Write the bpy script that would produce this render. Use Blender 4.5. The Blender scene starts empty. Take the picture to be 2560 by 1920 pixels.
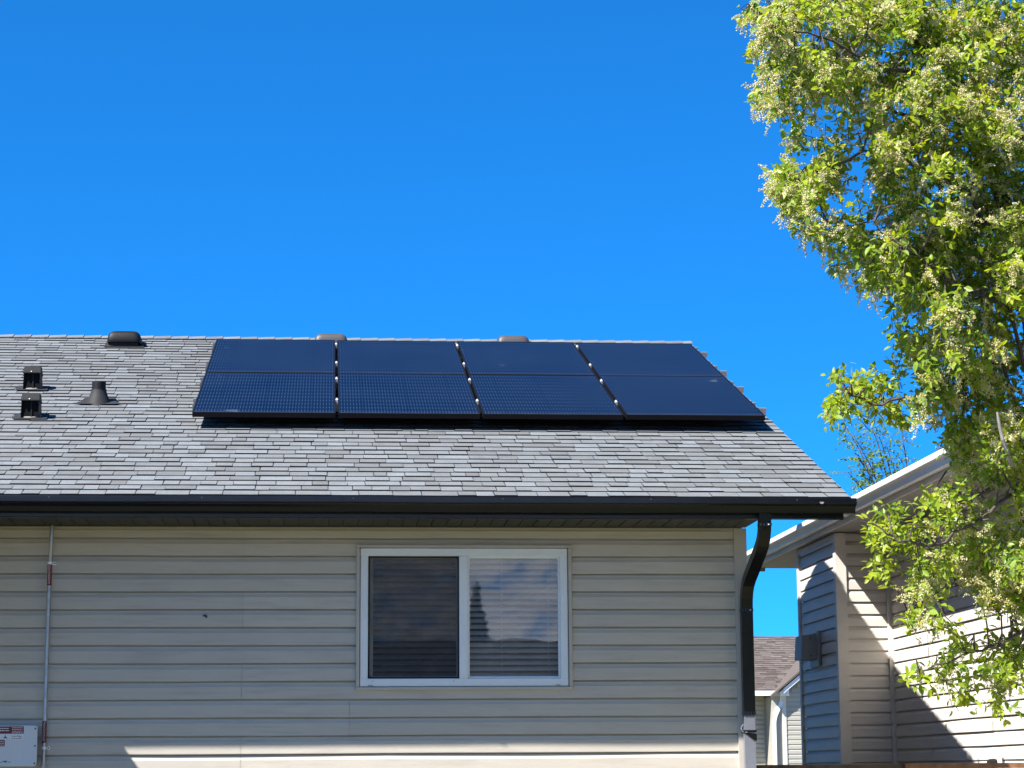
import bpy, math, random
import numpy as np
from mathutils import Vector, Matrix
random.seed(7)
rng = np.random.default_rng(11)
sc = bpy.context.scene
COL = sc.collection
PI = math.pi

# ------------------------------------------------------------------ camera, sky, sun, exposure
CAM = Vector((0.990, -14.598, 1.600))
RT = Vector((0.9965, -0.0829, -0.0064)).normalized()
FW = Vector((0.0828, 0.9814, 0.1734)).normalized()
UP = RT.cross(FW).normalized()
RT = FW.cross(UP).normalized()
FPX = 5509.0                      # focal length in pixels of a 2560 px wide picture
cam = bpy.data.cameras.new('camera')
cam.sensor_width = 36.0
cam.lens = FPX / 2560.0 * 36.0
cam.clip_end = 2000.0
cam_o = bpy.data.objects.new('camera', cam)
COL.objects.link(cam_o)
cam_o.matrix_world = Matrix(((RT.x, UP.x, -FW.x, CAM.x), (RT.y, UP.y, -FW.y, CAM.y), (RT.z, UP.z, -FW.z, CAM.z), (0, 0, 0, 1)))
sc.camera = cam_o

SUN = Vector((-1.55, -1.0, 2.16)).normalized()     # towards the sun
w = bpy.data.worlds.new('World')
sc.world = w
w.use_nodes = True
nt = w.node_tree
nt.nodes.clear()
sky = nt.nodes.new('ShaderNodeTexSky')
sky.sky_type = 'NISHITA'
sky.sun_disc = False
sky.sun_elevation = math.asin(SUN.z)
sky.sun_rotation = math.atan2(SUN.x, SUN.y)
sky.altitude = 700
sky.air_density = 0.5
sky.dust_density = 0.0
sky.ozone_density = 6.0
hs = nt.nodes.new('ShaderNodeHueSaturation')
hs.inputs['Saturation'].default_value = 1.0
tint = nt.nodes.new('ShaderNodeMix')
tint.data_type = 'RGBA'
tint.blend_type = 'MULTIPLY'
tint.inputs[0].default_value = 1.0
tint.inputs[7].default_value = (0.095, 0.85, 1.54, 1.0)
bg = nt.nodes.new('ShaderNodeBackground')
bg.inputs['Strength'].default_value = 0.10
wo = nt.nodes.new('ShaderNodeOutputWorld')
gm_n = nt.nodes.new('ShaderNodeGamma')
gm_n.inputs['Gamma'].default_value = 0.74
nt.links.new(sky.outputs[0], gm_n.inputs['Color'])
nt.links.new(gm_n.outputs[0], tint.inputs[6])
nt.links.new(tint.outputs[2], hs.inputs['Color'])
nt.links.new(hs.outputs[0], bg.inputs['Color'])
nt.links.new(bg.outputs[0], wo.inputs['Surface'])

sl = bpy.data.lights.new('sun', 'SUN')
sl.energy = 5.0
sl.angle = math.radians(0.53)
sl.color = (1.0, 0.975, 0.93)
sun_o = bpy.data.objects.new('sun', sl)
COL.objects.link(sun_o)
sun_o.rotation_euler = SUN.to_track_quat('Z', 'Y').to_euler()
sun_o.location = SUN * 60

vs = sc.view_settings
vs.view_transform = 'Standard'
vs.look = 'None'
vs.exposure = 1.35
vs.gamma = 1.0
vs.use_curve_mapping = False


def at(px, py, Y):
    """world point that sits at depth plane Y under a pixel of the 2560 x 1920 photograph"""
    d = FW + RT * ((px - 1280) / FPX) + UP * ((960 - py) / FPX)
    return CAM + d * ((Y - CAM.y) / d.y)


# ------------------------------------------------------------------ materials
def new_mat(name):
    m = bpy.data.materials.new(name)
    m.use_nodes = True
    m.node_tree.nodes.clear()
    return m, m.node_tree


class NT:
    def __init__(s, name):
        s.m, s.t = new_mat(name)
        s.pos = None

    def n(s, kind, **kw):
        nd = s.t.nodes.new(kind)
        for k, v in kw.items():
            setattr(nd, k, v)
        return nd

    def l(s, a, b):
        s.t.links.new(a, b)

    def position(s):
        if s.pos is None:
            s.pos = s.n('ShaderNodeNewGeometry').outputs['Position']
        return s.pos

    def scaled(s, v):
        mp = s.n('ShaderNodeMapping')
        mp.inputs['Scale'].default_value = v
        s.l(s.position(), mp.inputs['Vector'])
        return mp.outputs[0]

    def noise(s, scale, detail=3, rough=0.55, vec=None):
        nd = s.n('ShaderNodeTexNoise')
        nd.inputs['Scale'].default_value = scale
        nd.inputs['Detail'].default_value = detail
        nd.inputs['Roughness'].default_value = rough
        s.l(vec if vec is not None else s.position(), nd.inputs['Vector'])
        return nd.outputs['Fac']

    def ramp(s, fac, stops):
        nd = s.n('ShaderNodeValToRGB')
        el = nd.color_ramp.elements
        while len(el) < len(stops):
            el.new(0.5)
        for e, (p, c) in zip(el, stops):
            e.position = p
            e.color = (c[0], c[1], c[2], 1) if not isinstance(c, (int, float)) else (c, c, c, 1)
        s.l(fac, nd.inputs['Fac'])
        return nd.outputs['Color']

    def mix(s, fac, a, b, blend='MIX'):
        nd = s.n('ShaderNodeMix', data_type='RGBA', blend_type=blend)
        for sock, v in ((nd.inputs[0], fac), (nd.inputs[6], a), (nd.inputs[7], b)):
            if isinstance(v, (int, float)):
                sock.default_value = v
            elif isinstance(v, (tuple, list)):
                sock.default_value = (v[0], v[1], v[2], 1)
            else:
                s.l(v, sock)
        return nd.outputs[2]

    def math(s, op, a, b=0.0):
        nd = s.n('ShaderNodeMath', operation=op)
        for sock, v in ((nd.inputs[0], a), (nd.inputs[1], b)):
            if isinstance(v, (int, float)):
                sock.default_value = v
            else:
                s.l(v, sock)
        return nd.outputs[0]

    def attr(s, name):
        nd = s.n('ShaderNodeAttribute')
        nd.attribute_name = name
        return nd.outputs['Fac']

    def out(s, shader):
        o = s.n('ShaderNodeOutputMaterial')
        s.l(shader, o.inputs['Surface'])
        return s.m

    def principled(s, color, rough=0.5, metal=0.0, bump=None, bump_d=0.002, spec=0.5, coat=0.0):
        p = s.n('ShaderNodeBsdfPrincipled')
        if isinstance(color, (tuple, list)):
            p.inputs['Base Color'].default_value = (color[0], color[1], color[2], 1)
        else:
            s.l(color, p.inputs['Base Color'])
        if isinstance(rough, (int, float)):
            p.inputs['Roughness'].default_value = rough
        else:
            s.l(rough, p.inputs['Roughness'])
        p.inputs['Metallic'].default_value = metal
        p.inputs['Specular IOR Level'].default_value = spec
        p.inputs['Coat Weight'].default_value = coat
        if bump is not None:
            b = s.n('ShaderNodeBump')
            b.inputs['Strength'].default_value = 1.0
            b.inputs['Distance'].default_value = bump_d
            s.l(bump, b.inputs['Height'])
            s.l(b.outputs[0], p.inputs['Normal'])
        return p.outputs[0]


def simple(name, c, rough=0.5, metal=0.0, var=0.12, scale=6.0, bump_d=0.0006, bscale=90.0, spec=0.5, coat=0.0):
    s = NT(name)
    n1 = s.noise(scale, 4)
    lo = tuple(max(0, v * (1 - var)) for v in c)
    hi = tuple(v * (1 + var) for v in c)
    col = s.ramp(n1, [(0.3, lo), (0.7, hi)])
    n2 = s.noise(bscale, 2)
    return s.out(s.principled(col, rough, metal, n2, bump_d, spec, coat))


def siding_mat(name, base, dirty, amount):
    s = NT(name)
    big = s.noise(0.9, 3)
    col = s.ramp(big, [(0.25, tuple(v * 0.93 for v in base)), (0.75, tuple(v * 1.05 for v in base))])
    rnd = s.n('ShaderNodeObjectInfo').outputs['Random']
    col = s.mix(1.0, col, s.ramp(rnd, [(0.0, (0.93, 0.93, 0.94)), (1.0, (1.05, 1.045, 1.03))]), 'MULTIPLY')
    blot = s.noise(1.0, 5, 0.7, s.scaled((3.5, 3.5, 9.0)))
    col = s.mix(0.10, col, s.ramp(blot, [(0.35, (0.55, 0.52, 0.48)), (0.6, (1.0, 1.0, 1.0))]), 'MULTIPLY')
    streak = s.noise(1.0, 5, 0.65, s.scaled((2.2, 2.2, 28.0)))
    grime = s.ramp(streak, [(0.50, 0.0), (0.72, 1.0)])
    col = s.mix(s.math('MULTIPLY', grime, amount), col, dirty)
    fine = s.noise(1.0, 3, 0.6, s.scaled((1.6, 1.6, 60.0)))
    col = s.mix(0.10, col, s.ramp(fine, [(0.3, tuple(v * 0.7 for v in base)), (0.7, base)]))
    grain = s.noise(1.0, 3, 0.5, s.scaled((25, 25, 220)))
    return s.out(s.principled(col, 0.48, 0, grain, 0.0006, 0.4))


M = {}
M['siding'] = siding_mat('vinyl_siding_beige', (0.535, 0.480, 0.405), (0.29, 0.25, 0.205), 0.40)
M['siding_n'] = siding_mat('vinyl_siding_cream', (0.68, 0.63, 0.56), (0.40, 0.35, 0.29), 0.32)
M['siding_f'] = siding_mat('vinyl_siding_sand', (0.44, 0.41, 0.34), (0.25, 0.22, 0.18), 0.3)
M['trim'] = simple('beige_trim', (0.47, 0.42, 0.355), 0.5, var=0.06)
M['trim_n'] = simple('cream_trim', (0.66, 0.61, 0.54), 0.5, var=0.06)
M['white'] = simple('white_vinyl', (0.74, 0.76, 0.77), 0.35, var=0.04)
M['white_paint'] = simple('white_aluminium', (0.82, 0.81, 0.80), 0.4, var=0.04)
M['black_alu'] = simple('black_aluminium', (0.0045, 0.0055, 0.009), 0.26, var=0.25, spec=0.35)
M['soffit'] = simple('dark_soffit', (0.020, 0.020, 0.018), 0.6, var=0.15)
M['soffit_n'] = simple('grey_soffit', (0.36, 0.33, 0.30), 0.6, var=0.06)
M['black_plastic'] = simple('black_plastic', (0.006, 0.006, 0.0065), 0.55, var=0.2, bump_d=0.001, spec=0.25)
M['brown_plastic'] = simple('grey_brown_plastic', (0.055, 0.050, 0.052), 0.5, var=0.15)  # paler grey-brown tone than the black vent
M['rubber'] = simple('dark_grey_metal_flashing', (0.028, 0.027, 0.027), 0.65, var=0.2, spec=0.2)
M['caulk'] = simple('pale_sealant', (0.24, 0.23, 0.21), 0.7)
M['galv'] = simple('galvanized_steel', (0.36, 0.38, 0.41), 0.38, 0.8, var=0.15, scale=20)
M['alu'] = simple('mill_aluminium', (0.30, 0.31, 0.33), 0.4, 0.7, var=0.08)
M['alu_bright'] = simple('bright_clamp_aluminium', (0.80, 0.80, 0.80), 0.45, 0.3, var=0.05)
M['black_frame'] = simple('black_anodised_frame', (0.006, 0.006, 0.008), 0.5, 0.0, var=0.1, spec=0.12)
M['spout_low'] = simple('pale_blue_grey_aluminium', (0.20, 0.205, 0.235), 0.35, 0.25, var=0.1)
M['strap'] = simple('black_strap', (0.006, 0.006, 0.006), 0.8, spec=0.1)
M['red'] = simple('dark_red_label', (0.15, 0.010, 0.014), 0.5, var=0.15)
M['label_white'] = simple('white_label', (0.72, 0.73, 0.75), 0.45, var=0.03)
M['ink'] = simple('dark_ink', (0.03, 0.03, 0.05), 0.6)
M['teal'] = simple('teal_ink', (0.03, 0.20, 0.26), 0.5)
M['screw'] = simple('steel_screw', (0.10, 0.11, 0.12), 0.4, 0.6)
M['enclosure'] = simple('grey_white_powder_coat', (0.62, 0.63, 0.64), 0.4, var=0.03)
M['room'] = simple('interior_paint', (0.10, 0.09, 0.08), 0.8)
M['blind'] = simple('pale_blind_slat', (0.84, 0.84, 0.83), 0.45, var=0.05)
M['wood'] = simple('lit_fence_wood', (0.21, 0.10, 0.045), 0.7, var=0.35, scale=14, bump_d=0.003, bscale=30)  # fence wood with sunlight put into its colour
M['wood_shaded'] = simple('shaded_fence_wood', (0.10, 0.06, 0.035), 0.75, var=0.35, scale=14, bump_d=0.003, bscale=30)  # same fence wood, darkened in colour to look shaded
M['plywood'] = simple('black_roof_felt', (0.02, 0.019, 0.018), 0.9)
M['concrete'] = simple('concrete', (0.32, 0.31, 0.29), 0.85, bump_d=0.003, bscale=40)
M['vent_box'] = simple('grey_beige_vent_plastic', (0.30, 0.29, 0.26), 0.5, var=0.08)
M['roof_bk'] = simple('charcoal_roof', (0.06, 0.055, 0.05), 0.8, var=0.3, scale=3)


def shingle_mat(name, a, b, c):
    s = NT(name)
    t = s.attr('tone')
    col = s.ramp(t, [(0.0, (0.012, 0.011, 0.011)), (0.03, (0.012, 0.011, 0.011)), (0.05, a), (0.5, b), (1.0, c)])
    gr = s.noise(170, 2, 0.7)
    col = s.mix(0.55, col, s.ramp(gr, [(0.30, (0.25, 0.25, 0.25)), (0.55, (1, 1, 1)), (0.75, (1.6, 1.6, 1.65))]), 'MULTIPLY')
    patch = s.noise(7.0, 4, 0.6)
    col = s.mix(0.35, col, s.ramp(patch, [(0.3, (0.6, 0.59, 0.58)), (0.7, (1.2, 1.2, 1.2))]), 'MULTIPLY')
    wash = s.noise(0.8, 3)
    col = s.mix(0.25, col, s.ramp(wash, [(0.3, (0.75, 0.74, 0.73)), (0.7, (1.15, 1.16, 1.18))]), 'MULTIPLY')
    return s.out(s.principled(col, 0.92, 0, gr, 0.0025, 0.25))


M['shingle'] = shingle_mat('grey_asphalt_shingle', (0.138, 0.141, 0.141), (0.162, 0.169, 0.172), (0.190, 0.204, 0.213))
M['shingle_f'] = shingle_mat('brown_asphalt_shingle', (0.085, 0.067, 0.057), (0.125, 0.102, 0.089), (0.170, 0.145, 0.130))


def pv_mat():
    """dark silicon cells behind anti-reflective glass: fine silver busbar dots on a 6 x 20 half-cell grid"""
    s = NT('solar_glass')
    uv = s.n('ShaderNodeUVMap', uv_map='UVMap').outputs[0]
    sep = s.n('ShaderNodeSeparateXYZ')
    s.l(uv, sep.inputs[0])
    u, v = sep.outputs[0], sep.outputs[1]

    def line(x, n, wdt):
        fr = s.math('FRACT', s.math('MULTIPLY', x, n))
        d = s.math('ABSOLUTE', s.math('SUBTRACT', fr, 0.5))
        return s.math('LESS_THAN', d, wdt)
    bus = line(u, 45.0, 0.17)
    dot = s.math('MULTIPLY', bus, line(v, 12.0, 0.2))
    cellgap = s.math('MAXIMUM', line(s.math('ADD', u, 1 / 12.0), 6.0, 0.012), line(s.math('ADD', v, 0.5 / 12), 12.0, 0.02))
    n = s.noise(2.2, 3)
    col = s.ramp(n, [(0.3, (0.0012, 0.0030, 0.0115)), (0.7, (0.0018, 0.0042, 0.0150))])
    col = s.mix(s.math('MULTIPLY', bus, 0.05), col, (0.10, 0.13, 0.20))
    col = s.mix(s.math('MULTIPLY', dot, 0.11), col, (0.16, 0.21, 0.31))
    col = s.mix(s.math('MULTIPLY', cellgap, 0.6), col, (0.004, 0.004, 0.006))
    sm = s.ramp(s.noise(1.0, 4, 0.6, s.scaled((5.0, 2.2, 6.0))), [(0.685, 0.0), (0.72, 1.0)])
    dust = s.ramp(s.noise(1.3, 5), [(0.35, 0.0), (0.8, 1.0)])
    col = s.mix(s.math('MULTIPLY', sm, 0.10), col, (0.35, 0.40, 0.48))
    col = s.mix(s.math('MULTIPLY', dust, 0.010), col, (0.35, 0.36, 0.38))
    edge = s.ramp(s.math('ADD', v, s.math('MULTIPLY', s.noise(9.0, 3), 0.02)), [(0.010, 1.0), (0.035, 0.0)])
    col = s.mix(s.math('MULTIPLY', edge, 0.10), col, (0.30, 0.29, 0.27))
    p = s.principled(col, 0.22, 0, None, 0, 0.03, 0.0)
    return s.out(p)


M['pv'] = pv_mat()


def glass_mat():
    s = NT('window_glass')
    fr = s.n('ShaderNodeFresnel')
    fr.inputs['IOR'].default_value = 1.75
    gl = s.n('ShaderNodeBsdfGlossy')
    gl.inputs['Roughness'].default_value = 0.014
    gl.inputs['Color'].default_value = (1, 1, 1, 1)
    b = s.n('ShaderNodeBump')
    b.inputs['Strength'].default_value = 0.25
    b.inputs['Distance'].default_value = 0.002
    s.l(s.noise(3.0, 1), b.inputs['Height'])
    s.l(b.outputs[0], gl.inputs['Normal'])
    tr = s.n('ShaderNodeBsdfTransparent')
    tr.inputs['Color'].default_value = (0.76, 0.78, 0.78, 1)
    mx = s.n('ShaderNodeMixShader')
    s.l(s.math('MULTIPLY', fr.outputs[0], 1.1), mx.inputs[0])
    s.l(tr.outputs[0], mx.inputs[1])
    s.l(gl.outputs[0], mx.inputs[2])
    df = s.n('ShaderNodeBsdfDiffuse')
    df.inputs['Color'].default_value = (0.55, 0.55, 0.54, 1)
    m2 = s.n('ShaderNodeMixShader')
    haze = s.ramp(s.noise(1.0, 4, 0.6, s.scaled((9.0, 9.0, 3.0))), [(0.3, 0.03), (0.75, 0.12)])  # pale haze mixed in so the sky reflection looks greyer
    s.l(haze, m2.inputs[0])
    s.l(mx.outputs[0], m2.inputs[1])
    s.l(df.outputs[0], m2.inputs[2])
    return s.out(m2.outputs[0])


M['glass'] = glass_mat()


def screen_mat():
    s = NT('insect_screen_mesh')
    d = s.n('ShaderNodeBsdfDiffuse')
    d.inputs['Color'].default_value = (0.035, 0.035, 0.04, 1)
    tr = s.n('ShaderNodeBsdfTransparent')
    mx = s.n('ShaderNodeMixShader')
    fac = s.ramp(s.noise(9.0, 3), [(0.3, 0.50), (0.7, 0.60)])
    s.l(fac, mx.inputs[0])
    s.l(tr.outputs[0], mx.inputs[1])
    s.l(d.outputs[0], mx.inputs[2])
    return s.out(mx.outputs[0])


M['screen'] = screen_mat()


def leaf_mat(name, stops, trans=0.35):
    s = NT(name)
    t = s.attr('tone')
    col = s.ramp(t, stops)
    p = s.principled(col, 0.42, 0, None, 0, 0.45)
    tl = s.n('ShaderNodeBsdfTranslucent')
    s.l(s.mix(1.0, col, (1.5, 1.35, 0.6), 'MULTIPLY'), tl.inputs['Color'])
    mx = s.n('ShaderNodeMixShader')
    mx.inputs[0].default_value = trans
    s.l(p, mx.inputs[1])
    s.l(tl.outputs[0], mx.inputs[2])
    return s.out(mx.outputs[0])


M['leaf'] = leaf_mat('fresh_leaf', [(0.0, (0.090, 0.180, 0.022)), (0.4, (0.20, 0.305, 0.026)), (1.0, (0.40, 0.455, 0.030))], 0.46)
M['flower'] = leaf_mat('cream_blossom', [(0.0, (0.38, 0.39, 0.11)), (0.4, (0.54, 0.50, 0.24)), (1.0, (0.70, 0.66, 0.44))], 0.25)
M['bark'] = simple('grey_brown_bark', (0.075, 0.055, 0.045), 0.85, var=0.4, scale=25, bump_d=0.006, bscale=60)
M['bark_pale'] = simple('pale_bare_twig', (0.20, 0.18, 0.16), 0.8, var=0.25, scale=30)
M['needle'] = simple('spruce_needles', (0.030, 0.050, 0.028), 0.8, var=0.4, scale=2)


def grass_mat():
    s = NT('lawn')
    a = s.noise(0.4, 4)
    b = s.noise(30, 3)
    col = s.ramp(a, [(0.3, (0.12, 0.115, 0.055)), (0.7, (0.17, 0.16, 0.085))])
    col = s.mix(0.4, col, s.ramp(b, [(0.3, (0.5, 0.5, 0.5)), (0.7, (1.3, 1.3, 1.2))]), 'MULTIPLY')
    return s.out(s.principled(col, 0.9, 0, b, 0.03, 0.2))


M['lawn'] = grass_mat()

# ------------------------------------------------------------------ object helpers
WLOC = {}


def empty(name, loc):
    o = bpy.data.objects.new(name, None)
    o.empty_display_size = 0.2
    COL.objects.link(o)
    o.location = loc
    WLOC[o] = Vector(loc)
    return o


def tag(o, label, cat, group=None):
    o['label'] = label
    o['category'] = cat
    if group:
        o['group'] = group
    return o


def mesh_obj(name, verts, faces, mat, parent=None, tones=None, smooth=False, uvs=None):
    v = np.asarray(verts, dtype=np.float64)
    lo, hi = v.min(0), v.max(0)
    c = Vector(((lo[0] + hi[0]) / 2, (lo[1] + hi[1]) / 2, lo[2] if parent is None else (lo[2] + hi[2]) / 2))
    v = v - np.array(c)
    me = bpy.data.meshes.new(name)
    me.from_pydata(v.tolist(), [], faces if isinstance(faces, list) else faces.tolist())
    if tones is not None:
        a = me.attributes.new('tone', 'FLOAT', 'FACE')
        if isinstance(tones, (int, float)):
            tones = np.full(len(me.polygons), tones)
        a.data.foreach_set('value', np.asarray(tones, dtype=np.float32))
    if uvs is not None:
        ul = me.uv_layers.new(name='UVMap')
        for lp in me.loops:
            ul.data[lp.index].uv = uvs[lp.vertex_index]
    if smooth:
        me.polygons.foreach_set('use_smooth', [True] * len(me.polygons))
    me.materials.append(mat)
    me.update()
    o = bpy.data.objects.new(name, me)
    COL.objects.link(o)
    o.location = c
    WLOC[o] = c
    if parent is not None:
        o.parent = parent
        o.matrix_parent_inverse = Matrix.Translation(-WLOC[parent])
    return o


class MB:
    """collects boxes, tubes, lathes and extrusions of ONE part"""

    def __init__(s):
        s.v, s.f, s.t = [], [], []
        s.tone = 0.5

    def add(s, vs, fs):
        k = len(s.v)
        s.v += [tuple(p) for p in vs]
        s.f += [tuple(i + k for i in f) for f in fs]
        s.t += [s.tone] * len(fs)
        return s

    def box(s, x0, x1, y0, y1, z0, z1, bev=0.0):
        if bev <= 0:
            vs = [(x, y, z) for x in (x0, x1) for y in (y0, y1) for z in (z0, z1)]
            return s.add(vs, [(0, 1, 3, 2), (4, 6, 7, 5), (0, 4, 5, 1), (2, 3, 7, 6), (0, 2, 6, 4), (1, 5, 7, 3)])
        # chamfered box (24 verts)
        b = bev
        vs, idx = [], {}
        for i, x in enumerate((x0, x1)):
            for j, y in enumerate((y0, y1)):
                for k, z in enumerate((z0, z1)):
                    sx, sy, sz = (1 - 2 * i), (1 - 2 * j), (1 - 2 * k)
                    for ax in range(3):
                        p = [x + sx * b, y + sy * b, z + sz * b]
                        p[ax] = (x, y, z)[ax]
                        idx[(i, j, k, ax)] = len(vs)
                        vs.append(tuple(p))
        fs = []
        for ax in range(3):
            for e in (0, 1):
                o2 = [a for a in range(3) if a != ax]
                quad = []
                for a, c in ((0, 0), (1, 0), (1, 1), (0, 1)):
                    key = [0, 0, 0]
                    key[ax] = e
                    key[o2[0]] = a
                    key[o2[1]] = c
                    quad.append(idx[(key[0], key[1], key[2], ax)])
                fs.append(tuple(quad))
        for ax in range(3):
            o2 = [a for a in range(3) if a != ax]
            for a in (0, 1):
                for c in (0, 1):
                    k0, k1 = [0, 0, 0], [0, 0, 0]
                    for k, e in ((k0, 0), (k1, 1)):
                        k[ax] = e
                        k[o2[0]] = a
                        k[o2[1]] = c
                    fs.append((idx[(*k0, o2[0])], idx[(*k1, o2[0])], idx[(*k1, o2[1])], idx[(*k0, o2[1])]))
        for i in (0, 1):
            for j in (0, 1):
                for k in (0, 1):
                    fs.append((idx[(i, j, k, 0)], idx[(i, j, k, 1)], idx[(i, j, k, 2)]))
        return s.add(vs, fs)

    def obox(s, o, ax, ay, az, x0, x1, y0, y1, z0, z1, bev=0.0):
        k = len(s.v)
        s.box(x0, x1, y0, y1, z0, z1, bev)
        o = Vector(o)
        for i in range(k, len(s.v)):
            p = s.v[i]
            s.v[i] = tuple(o + ax * p[0] + ay * p[1] + az * p[2])
        return s

    def tube(s, pts, rad, seg=8, caps=True):
        pts = [Vector(p) for p in pts]
        n = len(pts)
        if isinstance(rad, (int, float)):
            rad = [rad] * n
        rings = []
        t0 = (pts[1] - pts[0]).normalized()
        ref = Vector((0, 0, 1)) if abs(t0.z) < 0.9 else Vector((1, 0, 0))
        a = t0.cross(ref).normalized()
        for i in range(n):
            t = (pts[min(i + 1, n - 1)] - pts[max(i - 1, 0)]).normalized()
            a = (a - t * a.dot(t)).normalized()
            b = t.cross(a)
            rings.append([pts[i] + (a * math.cos(2 * PI * k / seg) + b * math.sin(2 * PI * k / seg)) * rad[i] for k in range(seg)])
        vs = [p for r in rings for p in r]
        fs = []
        for i in range(n - 1):
            for k in range(seg):
                k2 = (k + 1) % seg
                fs.append((i * seg + k, i * seg + k2, (i + 1) * seg + k2, (i + 1) * seg + k))
        if caps:
            fs.append(tuple(range(seg))[::-1])
            fs.append(tuple((n - 1) * seg + k for k in range(seg)))
        return s.add(vs, fs)

    def sweep(s, pts, sect, xdir=Vector((1, 0, 0)), caps=True):
        """closed section (list of (a,b)) swept along pts; a along xdir, b perpendicular to path"""
        pts = [Vector(p) for p in pts]
        n, m = len(pts), len(sect)
        vs = []
        for i in range(n):
            t = (pts[min(i + 1, n - 1)] - pts[max(i - 1, 0)]).normalized()
            xa = (xdir - t * xdir.dot(t)).normalized()
            ya = t.cross(xa)
            vs += [pts[i] + xa * a + ya * b for a, b in sect]
        fs = []
        for i in range(n - 1):
            for k in range(m):
                k2 = (k + 1) % m
                fs.append((i * m + k, i * m + k2, (i + 1) * m + k2, (i + 1) * m + k))
        if caps:
            fs.append(tuple(range(m))[::-1])
            fs.append(tuple((n - 1) * m + k for k in range(m)))
        return s.add(vs, fs)

    def extrude(s, prof, f0, f1, close=True):
        """prof: list of 2-D points; f0/f1 map a 2-D point to 3-D at either end"""
        m = len(prof)
        vs = [f0(p) for p in prof] + [f1(p) for p in prof]
        fs = []
        for k in range(m if close else m - 1):
            k2 = (k + 1) % m
            fs.append((k, k2, m + k2, m + k))
        if close:
            fs.append(tuple(range(m))[::-1])
            fs.append(tuple(range(m, 2 * m)))
        return s.add(vs, fs)

    def lathe(s, c, axis, prof, seg=20, xa=None):
        c, axis = Vector(c), Vector(axis).normalized()
        xa = xa or axis.cross(Vector((0, 1, 0) if abs(axis.y) < 0.9 else (1, 0, 0))).normalized()
        ya = axis.cross(xa)
        vs, fs = [], []
        for r, h in prof:
            for k in range(seg):
                a = 2 * PI * k / seg
                vs.append(c + axis * h + (xa * math.cos(a) + ya * math.sin(a)) * r)
        for i in range(len(prof) - 1):
            for k in range(seg):
                k2 = (k + 1) % seg
                fs.append((i * seg + k, i * seg + k2, (i + 1) * seg + k2, (i + 1) * seg + k))
        fs.append(tuple(range(seg))[::-1])
        fs.append(tuple((len(prof) - 1) * seg + k for k in range(seg)))
        return s.add(vs, fs)

    def build(s, name, mat, parent=None, smooth=False, tones=False):
        return mesh_obj(name, s.v, s.f, mat, parent, s.t if tones else None, smooth)


def smooth_by_angle(o, deg=35):
    me = o.data
    me.polygons.foreach_set('use_smooth', [True] * len(me.polygons))
    me.set_sharp_from_angle(angle=math.radians(deg))
    return o


# ------------------------------------------------------------------ ground
gm = MB()
n = 12
for i in range(n):
    for j in range(n):
        x0, x1 = -600 + 1200 * i / n, -600 + 1200 * (i + 1) / n
        y0, y1 = -600 + 1200 * j / n, -600 + 1200 * (j + 1) / n
        gm.add([(x0, y0, 0), (x1, y0, 0), (x1, y1, 0), (x0, y1, 0)], [(0, 1, 2, 3)])
g = gm.build('ground', M['lawn'])
g['kind'] = 'structure'

# ------------------------------------------------------------------ siding builder (Dutch lap boards, two courses each)
PROFILE = [(0.024, 0.015), (0.0, 0.0), (-0.0006, 0.04), (0.0010, 0.66), (0.0030, 0.70), (0.0075, 0.78), (0.0108, 0.85), (0.0120, 0.905), (0.0320, 0.915), (0.0320, 1.03)]


def clip_profile(pr, z0, z1):
    out = []
    for (ya, za), (yb, zb) in zip(pr[:-1], pr[1:]):
        a, b = (ya, za), (yb, zb)
        if zb == za:
            if z0 <= za <= z1:
                out += [a, b]
            continue
        ta, tb = (z0 - za) / (zb - za), (z1 - za) / (zb - za)
        t0, t1 = max(0, min(ta, tb)), min(1, max(ta, tb))
        if t0 < t1:
            out += [(ya + (yb - ya) * t0, za + (zb - za) * t0), (ya + (yb - ya) * t1, za + (zb - za) * t1)]
    res = []
    for p in out:
        if not res or abs(res[-1][0] - p[0]) + abs(res[-1][1] - p[1]) > 1e-6:
            res.append(p)
    return res


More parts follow.
